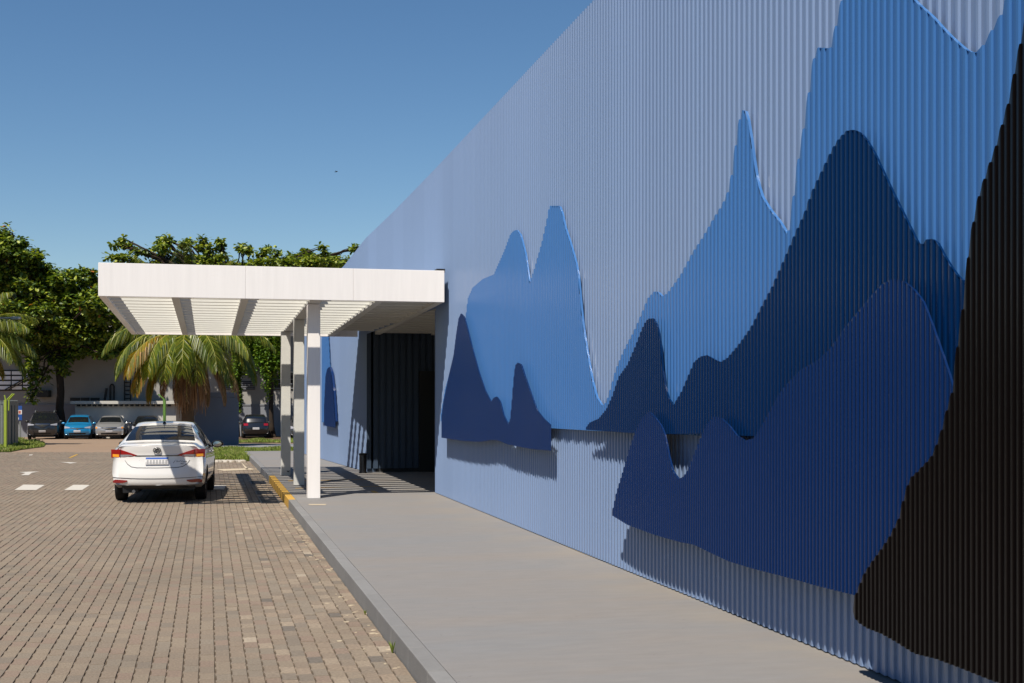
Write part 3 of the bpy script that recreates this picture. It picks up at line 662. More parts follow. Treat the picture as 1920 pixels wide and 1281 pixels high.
# ================================================================== CARS
def spl(tab, x):
    """monotone-ish smooth interpolation"""
    if x <= tab[0][0]: return tab[0][1]
    if x >= tab[-1][0]: return tab[-1][1]
    for i in range(len(tab)-1):
        if x <= tab[i+1][0]:
            x0, y0 = tab[i]; x1, y1 = tab[i+1]; h = x1-x0; t = (x-x0)/h
            d = (y1-y0)/h
            m0 = d if i == 0 else (y1-tab[i-1][1])/(x1-tab[i-1][0]); m1 = d if i == len(tab)-2 else (tab[i+2][1]-y0)/(tab[i+2][0]-x0)
            if i > 0 and (y0-tab[i-1][1])*(y1-y0) <= 0: m0 = 0
            if i < len(tab)-2 and (tab[i+2][1]-y1)*(y1-y0) <= 0: m1 = 0
            return (2*t**3-3*t*t+1)*y0+(t**3-2*t*t+t)*h*m0+(-2*t**3+3*t*t)*y1+(t**3-t*t)*h*m1
class Car:
    def __init__(s, P):
        s.P = P; s.L = P['L']; s.W = P['W']/2
    def lean_r(s, z): return spl(s.P['lean_r'], z)
    def lean_f(s, z): return spl(s.P['lean_f'], z)
    def rear_y(s, x, z): return s.lean_r(z)+s.P.get('round_r',.16)*(abs(x)/s.W)**2.8
    def front_y(s, x, z): return s.L-s.lean_f(z)-s.P.get('round_f',.30)*(abs(x)/s.W)**2.4
    def outline(s, q):
        P = s.P; L = s.L; W = s.W
        e = 1-.035*max(0, 1-q/.7)**2-.06*max(0, 1-(L-q)/.8)**2
        w = W*e; zb = .24+.09*max(0, 1-q/.5)+.05*max(0, 1-(L-q)/.5)
        zr = spl(P['roof'], q); zbelt = min(spl(P['belt'], q), zr-.035)
        wb = w*P.get('wbelt', .955); wr = spl(P['wroof'], q)*W
        wr = min(wr, wb-.02)
        pts = [(0,zb),(w*.6,zb),(w*.90,zb+.015),(w*.965,zb+.07),(w*.995,zb+.20),(w,.55),(w*.998,.66),(w*.992,.74),(wb+.018,zbelt-.07),(wb,zbelt)]
        for t in (.25,.5,.75): pts.append((wb+(wr-wb)*t+.018*math.sin(math.pi*t), zbelt+(zr-.055-zbelt)*t))
        pts += [(wr, zr-.055*min(1,(zr-zbelt)/.2)), (wr*.94, zr-.022*min(1,(zr-zbelt)/.2)), (wr*.75, zr-.006), (wr*.4, zr+.004), (0, zr+.007)]
        for i in range(1, len(pts)):                     # keep heights rising
            if pts[i][1] < pts[i-1][1] and i > 2: pts[i] = (pts[i][0], pts[i-1][1]+.0005)
        return pts
    def build(s, name, paintm, root):
        L = s.L; qs = sorted(set([0,.03,.07,.12,.2,.3]+[round(x,3) for x in np.linspace(.4, L-.4, 44)]+[L-.3,L-.2,L-.12,L-.07,L-.03,L]+s.P['marks']))
        s.qs = qs; rows = []
        for q in qs:
            o = s.outline(q); full = [(-x, z) for x, z in o[::-1]][:-1]+o   # left top .. bottom .. right top ; wrap
            row = []
            for (x, z) in full:
                y = q; fr = max(0, 1-q/.9)
                if fr > 0: y += fr*(s.rear_y(x, z))
                ff = max(0, 1-(L-q)/.9)
                if ff > 0: y -= ff*(L-s.front_y(x, z))
                row.append((x, y, z))
            rows.append(row)
        s.rows = rows; n = len(rows[0]); s.n = n; b = MB()
        for r in rows: b.v += r
        for i in range(len(rows)-1):
            for k in range(n-1): b.f.append((i*n+k, i*n+k+1, (i+1)*n+k+1, (i+1)*n+k)); b.m.append(0)
        # end caps as fine horizontal strips
        half = len(s.outline(0))
        for (i, flip) in ((0, True), (len(rows)-1, False)):
            base = i*n; c = half-1                      # index of bottom centre
            q = qs[i]; fr = i == 0
            prev = None
            for k in range(half):
                l, r = base+c-k, base+c+k
                if r >= base+n: r = base+n-1
                xw = rows[i][c+min(k, n-1-c)][0]; z = rows[i][c-k][2]
                mids = []
                for t in np.linspace(-1, 1, 13)[1:-1]:
                    x = xw*t; y = s.rear_y(x, z) if fr else s.front_y(x, z)
                    b.v.append((x, y, z)); mids.append(len(b.v)-1)
                row = [l]+mids+[r]
                if prev:
                    for t in range(len(row)-1):
                        f = (prev[t], prev[t+1], row[t+1], row[t]); b.f.append(f if fr else f[::-1]); b.m.append(0)
                prev = row
        me = b.mesh(name, [paintm, M['black']], smooth=True)
        o = link(name, me, root)
        # wheel arches
        cut = []
        for wy in s.P['wheels']:
            for sx in (-1, 1):
                c = MB(); r = s.P['wr']+.055
                c.lathe([(.001,-.17),(r,-.17),(r,.22),(.001,.22)] if sx > 0 else [(.001,-.22),(r,-.22),(r,.17),(.001,.17)], 28, 'X', (sx*(s.W-.10), wy, s.P['wr']+.01), 0)
                cm = c.mesh('arch_cut', [M['black']]); co = bpy.data.objects.new('arch_cut', cm); COL.objects.link(co); co.parent = root; cut.append(co)
        for co in cut:
            m = o.modifiers.new('b', 'BOOLEAN'); m.object = co; m.operation = 'DIFFERENCE'; m.solver = 'EXACT'
        bpy.context.view_layer.update()
        dg = bpy.context.evaluated_depsgraph_get()
        me2 = bpy.data.meshes.new_from_object(o.evaluated_get(dg)); o.modifiers.clear()
        if len(me2.polygons) > 200: o.data = me2
        for co in cut: bpy.data.objects.remove(co)
        return o
    def patch(s, name, q0, q1, k0, k1, m, root, off=.004, mirror=False, inset=.0):
        """faces of the body grid between stations q0..q1 and outline indices k0..k1 (0 = roof centre right side counts down)"""
        i0 = min(range(len(s.qs)), key=lambda i: abs(s.qs[i]-q0)); i1 = min(range(len(s.qs)), key=lambda i: abs(s.qs[i]-q1))
        b = MB(); vs = {}; cen = Vector((0, s.L/2, .7))
        for i in range(i0, i1+1):
            for k in range(k0, k1+1):
                p = Vector(s.rows[i][k]); 
                a = Vector(s.rows[min(i+1,len(s.rows)-1)][k])-Vector(s.rows[max(i-1,0)][k]); c = Vector(s.rows[i][min(k+1,s.n-1)])-Vector(s.rows[i][max(k-1,0)])
                nn = c.cross(a)
                if nn.length > 1e-8: nn.normalize()
                if nn.dot(p-cen) < 0: nn = -nn
                vs[(i,k)] = len(b.v); b.v.append(tuple(p+nn*off))
        for i in range(i0, i1):
            for k in range(k0, k1): b.f.append((vs[(i,k)], vs[(i,k+1)], vs[(i+1,k+1)], vs[(i+1,k)])); b.m.append(0)
        return b.build(name, m, root, smooth=True)
    def decal(s, name, xs, lo, hi, m, root, off=.006, rear=True, n=10, rows=3, th=.012):
        """curved plate on the rear or front face; lo/hi: tables x -> z"""
        b = MB(); xx = np.linspace(xs[0], xs[1], n+1); g = []; R = rows
        fy = s.rear_y if rear else s.front_y; sg = -1 if rear else 1
        for x in xx:
            z0, z1 = interp(lo, x), interp(hi, x)
            col = []
            for r in range(R+1):
                z = z0+(z1-z0)*r/R; y = fy(x, z); inner = 0 < r < R and xs[0] < x < xs[1]
                col.append((x, y+sg*off, z))
            g.append(col)
        for c in g: b.v += c
        N = R+1
        for i in range(n):
            for r in range(R): f = (i*N+r, (i+1)*N+r, (i+1)*N+r+1, i*N+r+1); b.f.append(f if rear else f[::-1]); b.m.append(0)
        nb = len(b.v); b.v += [(x, y-sg*th, z) for x, y, z in b.v]
        per = [i*N for i in range(n+1)]+[n*N+r for r in range(1, N)]+[i*N+R for i in range(n-1, -1, -1)]+[r for r in range(R-1, 0, -1)]
        for a, c in zip(per, per[1:]+per[:1]): b.f.append((a, nb+a, nb+c, c)); b.m.append(0)
        return b.build(name, m, root, smooth=False)
def add_wheels(c, root):
    r = c.P['wr']
    for wy in c.P['wheels']:
        for sx in (-1, 1):
            t = MB(); t.lathe([(r*.62,-.095),(r*.93,-.10),(r*.985,-.085),(r,-.05),(r,.05),(r*.985,.085),(r*.93,.10),(r*.62,.095),(r*.62,-.095)], 32, 'X')
            to = t.build('wheel', M['tyre'], root, (sx*(c.W-.115), wy, r), smooth=True)
            rb = MB(); o = .07*sx
            rb.lathe([(.001,o),(.05,o),(.06,o-.01*sx)], 16, 'X'); rb.lathe([(r*.56,o),(r*.62,o+.012*sx)], 24, 'X')
            for k in range(5):
                a = 2*math.pi*k/5
                p0 = Vector((o, .05*math.cos(a), .05*math.sin(a))); p1 = Vector((o, r*.58*math.cos(a), r*.58*math.sin(a))); rb.tube([p0, p1], .022, 4)
            rb.build('rim', M['alloy'], to)
            dk = MB(); dk.lathe([(.001,o-.05*sx),(r*.62,o-.05*sx)], 20, 'X'); dk.build('brake_disc', M['black'], to)
def add_mirrors(c, root, y, z, m, amber=False):
    for sx in (-1, 1):
        b = MB(); x = sx*(c.W+.085)
        b.lathe([(.001,-.05),(.06,-.045),(.085,-.015),(.09,.02),(.075,.055),(.001,.075)], 14, 'Y')
        b.v = [(x+p[0]*1.35, y+p[1], z+p[2]*.85) for p in b.v]
        o = b.build('mirror', m, root, smooth=True)
        g = MB(); g.lathe([(.001,-.053),(.065,-.050)], 14, 'Y'); g.v = [(x+p[0]*1.35, y+p[1], z+p[2]*.85) for p in g.v]; g.build('mirror_glass', M['chrome'], o)
        a = MB(); a.tube([(sx*(c.W-.07), y+.03, z-.05), (sx*(c.W+.04), y+.02, z-.03)], .02, 6); a.build('arm', M['black'], o)
        if amber:
            a = MB(); a.box(x+sx*.105-.012, x+sx*.105+.012, y-.02, y+.03, z-.012, z+.012); a.build('indicator', M['amber2'], o)
K_MID = 17                                               # index of the bottom centre in a full row
# ---------------- white sedan seen from behind
P_sedan = dict(L=4.42, W=1.69, wheels=(.95,3.50), wr=.305, marks=[.60,1.38,1.52,2.02,2.30,2.86,3.46,1.10],
    roof=[(0,1.055),(.12,1.085),(.55,1.115),(.60,1.12),(1.0,1.285),(1.38,1.41),(1.9,1.475),(2.4,1.465),(2.86,1.39),(3.2,1.20),(3.46,1.05),(3.9,.97),(4.2,.86),(4.42,.70)],
    belt=[(0,.95),(.5,1.01),(1.2,1.0),(2.5,.95),(3.5,.92),(4.42,.62)],
    wroof=[(0,.82),(.55,.80),(.60,.80),(1.0,.74),(1.38,.66),(1.9,.655),(2.6,.66),(2.9,.68),(3.46,.80),(4.42,.72)],
    lean_r=[(.28,.07),(.36,.015),(.46,0),(.62,.025),(.76,.055),(.84,.085),(.92,.07),(1.06,.06),(1.2,.06)], round_r=.25,
    lean_f=[(.28,.06),(.5,0),(.7,.05),(.9,.2)], round_f=.34)
sedan = empty('parked_sedan', (-.915, 24.35, 0), math.radians(-3.4), 'white sedan seen from behind under the canopy edge, rear lamps glowing', 'car')
c = Car(P_sedan); body = c.build('body', M['p_white'], sedan); add_wheels(c, sedan); add_mirrors(c, sedan, 2.98, .99, M['black'], True)
TOPK = 0; n = c.n
# outline index map on the right side: K_MID+j ; j: 9 belt, 13 rail, 14.. roof
c.patch('rear_window', .64, 1.30, K_MID+14-0, c.n-1, M['glass'], sedan, .006).name = 'rear_window'
def full_glass(c, nm, q0, q1, root, j=14):
    b = MB(); i0 = min(range(len(c.qs)), key=lambda i: abs(c.qs[i]-q0)); i1 = min(range(len(c.qs)), key=lambda i: abs(c.qs[i]-q1))
    half = len(c.outline(0)); cen = Vector((0, c.L/2, .7)); mid = half-1
    ks = [mid+k for k in range(j, half)]; idx = [(-1, k) for k in ks]
    seq = [('L', mid-k) for k in range(j, half)]+[('R', mid+k) for k in range(half-2, j-1, -1)]
    rows_ = []
    for i in range(i0, i1+1):
        row = []
        for _, k in seq:
            k = max(0, min(c.n-1, k)); p = Vector(c.rows[i][k]); a = Vector(c.rows[min(i+1,len(c.rows)-1)][k])-Vector(c.rows[i-1][k])
            nn = Vector((0, -a.z, a.y)); nn.normalize(); row.append(p+nn*.007)
        rows_.append(row)
    for r in rows_: b.v += [tuple(p) for p in r]
    m = len(seq)
    for i in range(len(rows_)-1):
        for k in range(m-1): b.f.append((i*m+k, i*m+k+1, (i+1)*m+k+1, (i+1)*m+k)); b.m.append(0)
    return b.build(nm, M['glass'], root, smooth=True)
bpy.data.objects.remove(bpy.data.objects['rear_window'])
full_glass(c, 'rear_window', .66, 1.34, sedan); full_glass(c, 'windscreen', 2.90, 3.42, sedan)
for sx in (1, -1):
    for (a, b_) in ((1.10,1.52),(1.56,2.16),(2.24,2.95)):
        if sx > 0: c.patch('side_window', a, b_, K_MID+9, K_MID+13, M['glass'], sedan, .005)
        else: c.patch('side_window', a, b_, K_MID-13, K_MID-9, M['glass'], sedan, .005)
def both(fn):
    for sx in (-1, 1): fn(sx)
def mir(tab, sx): return sorted((x*sx, z) for x, z in tab)
def tail(sx):
    xs = sorted((sx*.845, sx*.36))
    base = c.decal('tail_lamp', xs, mir([(.36,.875),(.50,.845),(.68,.828),(.845,.832)], sx), mir([(.36,.885),(.50,.935),(.66,.985),(.845,.985)], sx), M['red'], sedan, .010, n=14)
    xs = sorted((sx*.815, sx*.695)); c.decal('indicator', xs, mir([(.695,.846),(.815,.852)], sx), mir([(.695,.896),(.815,.900)], sx), M['amber'], base, .016, n=4)
    xs = sorted((sx*.675, sx*.44)); c.decal('reversing_lamp', xs, mir([(.44,.872),(.50,.862),(.675,.845)], sx), mir([(.44,.880),(.50,.893),(.675,.893)], sx), M['clear'], base, .016, n=6)
    xs = sorted((sx*.668, sx*.660)); c.decal('seam', xs, mir([(.66,.832),(.668,.832)], sx), mir([(.66,.984),(.668,.984)], sx), M['black'], base, .0165, n=2)
both(tail)
def refl(sx):
    xs = sorted((sx*.80, sx*.53)); c.decal('rear_reflector', xs, mir([(.53,.405),(.60,.375),(.80,.375)], sx), mir([(.53,.425),(.75,.440),(.80,.415)], sx), M['redd'], sedan, .010, n=6)
both(refl)
c.decal('boot_strip', (-.40,.40), [(-.40,.862),(.40,.862)], [(-.40,.880),(.40,.880)], M['chromed'], sedan, .014)
pl = c.decal('number_plate', (-.205,.205), [(-1,.715),(1,.715)], [(-1,.845),(1,.845)], M['plate'], sedan, .022)
c.decal('plate_band', (-.20,.20), [(-1,.812),(1,.812)], [(-1,.842),(1,.842)], M['plateb'], pl, .026)
for i in range(7):
    x = -.165+.33*i/6; c.decal('plate_character', (x-.016,x+.016), [(-1,.732),(1,.732)], [(-1,.795),(1,.795)], M['plateg'], pl, .0245, n=1, rows=1)
# boot lid seam
seam = [(-.60,.835),(-.575,.78),(-.53,.72),(-.46,.672),(-.36,.655),(0,.650),(.36,.655),(.46,.672),(.53,.72),(.575,.78),(.60,.835)]
sp = []
for i in range(len(seam)-1):
    for t in np.linspace(0,1,5)[:-1]:
        x = seam[i][0]*(1-t)+seam[i+1][0]*t; z = seam[i][1]*(1-t)+seam[i+1][1]*t; sp.append((x, c.rear_y(x,z)-.0005, z))
mb = MB(); mb.tube(sp, .0055, 4); mb.build('boot_seam', M['black'], sedan)
mb = MB(); mb.tube([(x, c.rear_y(x,.45)-.001, .455+.02*(abs(x)/.8)**2) for x in np.linspace(-.80,.80,20)], .004, 4); mb.build('bumper_seam', M['chromed'], sedan)
c.decal('lower_bumper', (-.62,.62), [(-1,.275),(1,.275)], [(-.62,.29),(-.5,.32),(.5,.32),(.62,.29)], M['black'], sedan, .012)
# badge: three interlocking ovals
def ring(b, cx, cz_, rx, rz, th, off=.018):
    pts = []
    for k in range(25):
        a = 2*math.pi*k/24; x = cx+rx*math.cos(a); z = cz_+rz*math.sin(a); pts.append((x, c.rear_y(x,z)-off, z))
    b.tube(pts, th, 5, caps=False)
mb = MB(); zc = .975
ring(mb, 0, zc, .066, .046, .0075); ring(mb, 0, zc+.012, .040, .017, .006); ring(mb, 0, zc-.004, .015, .036, .006); mb.build('badge', M['chromed'], sedan, smooth=True)
# lettering either side of the plate
def text(body, size, x, z, m, parent, cobj, name='lettering', align='LEFT'):
    cu = bpy.data.curves.new(name, 'FONT'); cu.body = body; cu.size = size; cu.extrude = .003; cu.align_x = align
    tmp = bpy.data.objects.new('tmp', cu); COL.objects.link(tmp); bpy.context.view_layer.update()
    me = bpy.data.meshes.new_from_object(tmp.evaluated_get(bpy.context.evaluated_depsgraph_get())); bpy.data.objects.remove(tmp)
    for v in me.vertices:
        xx, zz, yy = v.co.x+x, v.co.y+z, v.co.z
        v.co = (xx, cobj.rear_y(xx, zz)-.004-yy, zz)
    me.materials.clear(); me.materials.append(m); return link(name, me, parent)
text('E B', .045, -.33, .79, M['chromed'], sedan, c); text('E', .045, .245, .79, M['chromed'], sedan, c)
mb = MB()
sw_pts = [(.29,.735),(.33,.80),(.345,.835),(.335,.79),(.355,.75),(.375,.80),(.37,.76),(.40,.765),(.42,.785),(.43,.76),(.455,.775),(.47,.755),(.50,.765),(.53,.758)]
mb.tube([(x, c.rear_y(x,z)-.004, z) for x, z in sw_pts], .0035, 4); mb.build('script_lettering', M['chromed'], sedan)
text('XLS', .030, .42, .715, M['chromed'], sedan, c)
# roof antenna, exhaust, underbody, door handles, seams on the right side
mb = MB(); mb.lathe([(.001,.035),(.02,.03),(.035,0),(.04,-.01)], 10, 'Z', (.0,1.50,1.445)); mb.tube([(0,1.50,1.47),(0,1.42,1.60)], .004, 5); mb.build('antenna', M['black'], sedan)
mb = MB(); mb.box(-.66,.66,.35,4.0,.235,.30); mb.box(-.62,-.36,.16,.5,.19,.28); mb.build('underbody', M['black'], sedan)
mb = MB(); mb.tube([(-.42,.10,.22),(-.42,.5,.22)], .03, 10); mb.build('exhaust', M['alloy'], sedan)
for (yy) in (1.72, 2.62):
    for sx in (-1, 1):
        mb = MB(); mb.tube([(sx*(c.W*.985), yy, .86),(sx*(c.W*.985+.03), yy+.03, .865),(sx*(c.W*.985+.03), yy+.16, .865),(sx*(c.W*.985), yy+.19, .86)], .012, 6); mb.build('door_handle', M['p_white'], sedan)
# ---------------- small parked cars, seen from the front or the back
def simple_front(c, root, kind, pm, grille=True):
    add_wheels(c, root); z0 = c.P['lampz']
    for sx in (-1, 1):
        xs = sorted((sx*c.W*.94, sx*c.W*.55))
        c.decal('headlight', xs, mir([(c.W*.55,z0-.03),(c.W*.94,z0-.05)], sx), mir([(c.W*.55,z0+.03),(c.W*.94,z0+.09)], sx), M['clear'], root, .02, rear=False, n=5)
    return c
def mk_car(name, label, cat, x, d, yaw_deg, P, pm, front=True, group='cars parked along the back wall', lamp=None):
    X, Y = WP(x, d); root = empty(name, (X, Y, ground_z(d)+.005), 0, label, cat, group)
    c = Car(P); c.build('body', pm, root)
    j = 14
    full_glass(c, 'windscreen', *P['ws'], root, j); full_glass(c, 'rear_window', *P['rw'], root, j)
    for sx in (1, -1):
        for (a, b_) in P['sw']:
            if sx > 0: c.patch('side_window', a, b_, K_MID+9, K_MID+13, M['glass'], root, .005)
            else: c.patch('side_window', a, b_, K_MID-13, K_MID-9, M['glass'], root, .005)
    add_wheels(c, root); add_mirrors(c, root, P['ws'][1]-.35, P['mz'], P.get('mm', pm))
    lz = P['lampz']
    for sx in (-1, 1):
        xs = sorted((sx*c.W*.93, sx*c.W*.52))
        h = c.decal('headlight', xs, mir([(c.W*.52,lz-.02),(c.W*.93,lz-.05)], sx), mir([(c.W*.52,lz+.03),(c.W*.93,lz+P.get('lh',.10))], sx), M['clear'], root, .02, rear=False, n=5)
        if lamp: 
            xs = sorted((sx*c.W*.92, sx*c.W*.80)); c.decal('indicator', xs, [(-9,lz-.03),(9,lz-.03)], [(-9,lz+.07),(9,lz+.07)], M['amber2'], h, .026, rear=False, n=2)
        xs = sorted((sx*c.W*.90, sx*c.W*.58)); c.decal('tail_lamp', xs, [(-9,P['tailz']-.08),(9,P['tailz']-.08)], [(-9,P['tailz']+.06),(9,P['tailz']+.06)], M['red'], root, .02, n=4)
    g = P['grille']; c.decal('grille', (-g[0],g[0]), [(-g[0],g[2]-g[3]*.2),(0,g[1]),(g[0],g[2]-g[3]*.2)], [(-9,g[2]),(9,g[2])], M['black'], root, .02, rear=False)
    if P.get('chrome'): c.decal('grille_bar', (-g[0],g[0]), [(-9,g[2]),(9,g[2])], [(-9,g[2]+.03),(9,g[2]+.03)], M['chrome'], root, .024, rear=False)
    mb = MB(); mb.lathe([(.001,.0),(.05,.0)], 14, 'Y', (0, c.front_y(0,g[2]-.06)+.028, g[2]-.06)); mb.build('badge', M['chrome'], root)
    c.decal('lower_intake', (-.50,.50), [(-9,.33),(9,.33)], [(-9,.42),(9,.42)], M['black'], root, .016, rear=False)
    for rr in (True, False):
        zp = .46 if not rr else P.get('rplate', .60)
        p_ = c.decal('number_plate', (-.20,.20), [(-9,zp),(9,zp)], [(-9,zp+.13),(9,zp+.13)], M['plate'], root, .03, rear=rr, n=4)
        for i in range(6):
            xx = -.15+.30*i/5; c.decal('plate_character', (xx-.013,xx+.013), [(-9,zp+.025),(9,zp+.025)], [(-9,zp+.085),(9,zp+.085)], M['plateg'], p_, .033, rear=rr, n=1, rows=1)
    mb = MB(); mb.box(-.65,.65,.3,P['L']-.35,.16,.28); mb.build('underbody', M['black'], root)
    if P.get('rails'):
        for sx in (-1,1):
            mb = MB(); mb.tube([(sx*.55,1.2,P['H']-.06),(sx*.56,1.3,P['H']+.03),(sx*.56,2.7,P['H']+.03),(sx*.56,2.9,P['H']-.08)], .02, 6); mb.build('roof_rail', M['gal'], root)
    if front:                                            # front towards the camera
        root.rotation_euler = (0,0,math.pi+math.radians(yaw_deg)); v = Vector((0, P['L'], 0)); v.rotate(root.rotation_euler); root.location -= v
        root.location.z = ground_z(d+2)+.005
    else: root.rotation_euler = (0,0,math.radians(yaw_deg))
    return root
P_suv = dict(L=4.7, W=1.85, H=1.75, wheels=(.95,3.75), wr=.37, marks=[.25,.7,1.3,2.1,2.9,3.1,3.7], roof=[(0,1.10),(.10,1.25),(.30,1.55),(.6,1.68),(1.5,1.75),(2.6,1.72),(3.1,1.62),(3.75,1.18),(4.2,1.12),(4.5,1.05),(4.7,.92)],
    belt=[(0,1.0),(1,1.12),(3.7,1.08),(4.7,.85)], wroof=[(0,.80),(.6,.70),(1.5,.70),(2.8,.70),(3.75,.80),(4.7,.78)], lean_r=[(.3,.06),(.6,0),(1.1,.08)], lean_f=[(.3,.08),(.6,0),(.9,.04),(1.1,.12)], round_f=.25,
    ws=(3.1,3.70), rw=(.22,.58), sw=((.8,1.5),(1.56,2.3),(2.38,3.1)), mz=1.12, lampz=.92, tailz=1.0, grille=(.45,.72,.96,.1), chrome=1, rails=1, mm=M['black'])
P_hatch = dict(L=3.9, W=1.66, H=1.54, wheels=(.75,3.2), wr=.30, marks=[.25,.5,1.2,2.6,3.3], roof=[(0,1.02),(.08,1.12),(.30,1.38),(.5,1.47),(1.3,1.54),(2.1,1.52),(2.55,1.42),(3.15,1.02),(3.55,.94),(3.78,.84),(3.9,.72)],
    belt=[(0,.92),(1,.98),(3.2,.92),(3.9,.66)], wroof=[(0,.80),(.5,.70),(1.3,.68),(2.4,.68),(3.15,.80),(3.9,.74)], lean_r=[(.3,.06),(.6,0),(1.0,.08)], lean_f=[(.3,.07),(.5,0),(.75,.07),(1.0,.2)], round_f=.26,
    ws=(2.6,3.10), rw=(.20,.48), sw=((.6,1.15),(1.2,1.8),(1.88,2.6)), mz=1.0, lampz=.74, tailz=.92, grille=(.42,.66,.72,.06), lh=.10)
P_saloon = dict(P_sedan); P_saloon.update(L=4.5, W=1.79, H=1.48, ws=(2.90,3.42), rw=(.66,1.34), sw=((1.10,1.52),(1.56,2.16),(2.24,2.95)), mz=1.0, lampz=.72, tailz=.88, grille=(.46,.60,.74,.15), lh=.14, lean_f=[(.28,.06),(.5,0),(.7,.03),(.9,.2)], chrome=1)
mk_car('parked_suv', 'dark graphite suv with roof rails, nose out, nearest the mesh fence', 'car', 79, 79.2, 2, P_suv, M['p_graph'])
mk_car('parked_hatchback', 'bright blue hatchback parked nose out against the back wall', 'car', 144.5, 79.3, 0, P_hatch, M['p_blue'])
mk_car('parked_saloon', 'silver saloon with amber indicators parked beside the blue hatchback', 'car', 204.5, 79.6, 0, P_saloon, M['p_silver'], lamp=True)
mk_car('parked_saloon', 'dark saloon half hidden behind the white sedan', 'car', 273, 79.8, 0, P_saloon, M['p_black'])
mk_car('parked_hatchback', 'small black hatchback seen from behind beside a slim tree trunk', 'car', 480, 79.5, 0, P_hatch, M['p_black'], front=False)
mk_car('parked_saloon', 'dark grey car glimpsed between the canopy columns', 'car', 570, 79.6, 0, P_saloon, M['p_grey'])

# ================================================================== BACK WALL AND SMALL STRUCTURES
DW = 86.8
def face_frame(x, d): X, Y = WP(x, d); return X, Y
def facing(name, x, d, label, cat): X, Y = WP(x, d); return empty(name, (X, Y, ground_z(d)), -A, label, cat)
# local frame: x to the right, y away, z up, metres per photo pixel d/F_PX
wallb = facing('warehouse_wall', 300, DW, 'long pale rendered warehouse wall behind the parked cars', 'building')
s = DW/F_PX; GZ = ground_z(DW)
def lx(x): return (x-300)*s
def lz(y): return ZP(y, DW)-GZ
def wpart(nm, m, x0, x1, y0, y1, f0, f1, parent=None, bev=0): return boxobj(nm, m, lx(x0), lx(x1), f0, f1, lz(y1), lz(y0), parent or wallb, bev)
boxobj('wall', M['wall'], lx(-260), lx(760), 0, .4, lz(759), 9.0, wallb); boxobj('plinth_wall', M['wall_low'], lx(-260), lx(760), -.05, .4, -.6, lz(759.5), wallb)
boxobj('string_course', M['wall_low'], lx(-260), lx(760), -.09, -.051, lz(760.5), lz(758), wallb)
boxobj('roof', M['wall_low'], lx(-270), lx(770), -.3, 14, 9.0, 9.25, wallb)
for (x0, x1, y0, y1) in ((-66,62,694,733),):
    w = wpart('window', M['void'], x0, x1, y0, y1, -.06, -.01)
    nx = 5; ny = 4
    xs_ = [x0, -34, -2, 22, 43, x1]
    for i in range(nx):
        for j in range(ny):
            ya = y0+1.5+(y1-y0-2)*j/ny; yb = y0+(y1-y0-2)*(j+1)/ny
            p_ = wpart('pane', M['glasspane'], xs_[i]+1.2, xs_[i+1]-1.2, ya+.8, yb-.6, -.10, -.061, wallb); p_.parent = w
    mb = MB(); mb.tube([(lx(10),-.2,lz(732)),(lx(60),-.2,lz(704))], .04, 5); mb.tube([(lx(16),-.2,lz(732)),(lx(62),-.2,lz(707))], .03, 5); mb.build('handrail', M['void'], wallb)
for (x0, x1, y0, y1) in ((132,150,746,753.5),(152,168,746,753.5),(170,187,746,753.5),(410,478,715,731),(505,620,700,731)):
    w = wpart('window', M['void'], x0, x1, y0, y1, -.06, -.01)
    if y1-y0 > 12:
        k = MB()
        for j in range(4): zz = lz(y0+3+(y1-y0-4)*j/3.2); k.box(lx(x0), lx(x1), -.10, -.061, zz-.03, zz+.03)
        o = k.build('louvre_blade', M['wall_low'], wallb); o.parent = w
wpart('window_ledge', M['shed'], 500, 625, 696, 700, -.35, -.01)
mb = MB()
mb.tube([(lx(197),-.12,lz(752)),(lx(201),-.12,lz(728))], .07, 6); mb.build('pipe', M['void'], wallb)
mb = MB(); mb.tube([(lx(208),-.15,lz(752)),(lx(208),-.15,lz(724)),(lx(209.5),-.15,lz(721)),(lx(213),-.15,lz(721)),(lx(215),-.15,lz(725)),(lx(215),-.15,lz(750))], .06, 6); mb.build('bent_pipe', M['void'], wallb)
mb = MB()
for xx in (235, 246): mb.tube([(lx(xx),-.2,lz(752)),(lx(xx),-.2,lz(668))], .05, 5)
for yy in np.arange(672, 752, 7.5): mb.tube([(lx(235),-.2,lz(yy)),(lx(246),-.2,lz(yy))], .03, 5)
mb.build('wall_ladder', M['void'], wallb)
u = wpart('air_conditioner', M['void'], 74, 96, 732, 745, -.5, -.01); 
# shed with a pale flat ledge
sh = facing('shed', 230, 84.3, 'low whitewashed shed with a projecting flat ledge', 'shed'); s2 = 84.3/F_PX; g2 = ground_z(84.3)
def qx(x): return (x-230)*s2
def qz(y): return ZP(y, 84.3)-g2
boxobj('wall', M['shed'], qx(141), qx(330), 0, 2.3, -.3, qz(758), sh); boxobj('roof_ledge', M['shed'], qx(136), qx(336), -.45, 2.3, qz(757.8), qz(752), sh, .01)
for i in range(18):
    xx = 146+i*10; boxobj('corbel', M['void'], qx(xx), qx(xx+4.5), -.25, -.002, qz(762), qz(758.2), sh)
# blue-grey hut
hut = facing('service_hut', 408, 60.3, 'plain blue grey rendered service hut behind the palm', 'hut'); s3 = 60.3/F_PX; g3 = ground_z(60.3)
hut.rotation_euler[2] = 0
boxobj('wall', M['hut'], (366-408)*s3, (447-408)*s3, 0, 2.2, -.3, ZP(745,60.3)-g3, hut, .01); boxobj('parapet', M['hut'], (365-408)*s3, (447.5-408)*s3, -.03, 2.23, ZP(744.8,60.3)-g3, ZP(736,60.3)-g3, hut, .01)
boxobj('seam', M['wall_low'], (366-408)*s3, (447-408)*s3, -.006, -.001, ZP(768.6,60.3)-g3, ZP(768,60.3)-g3, hut)
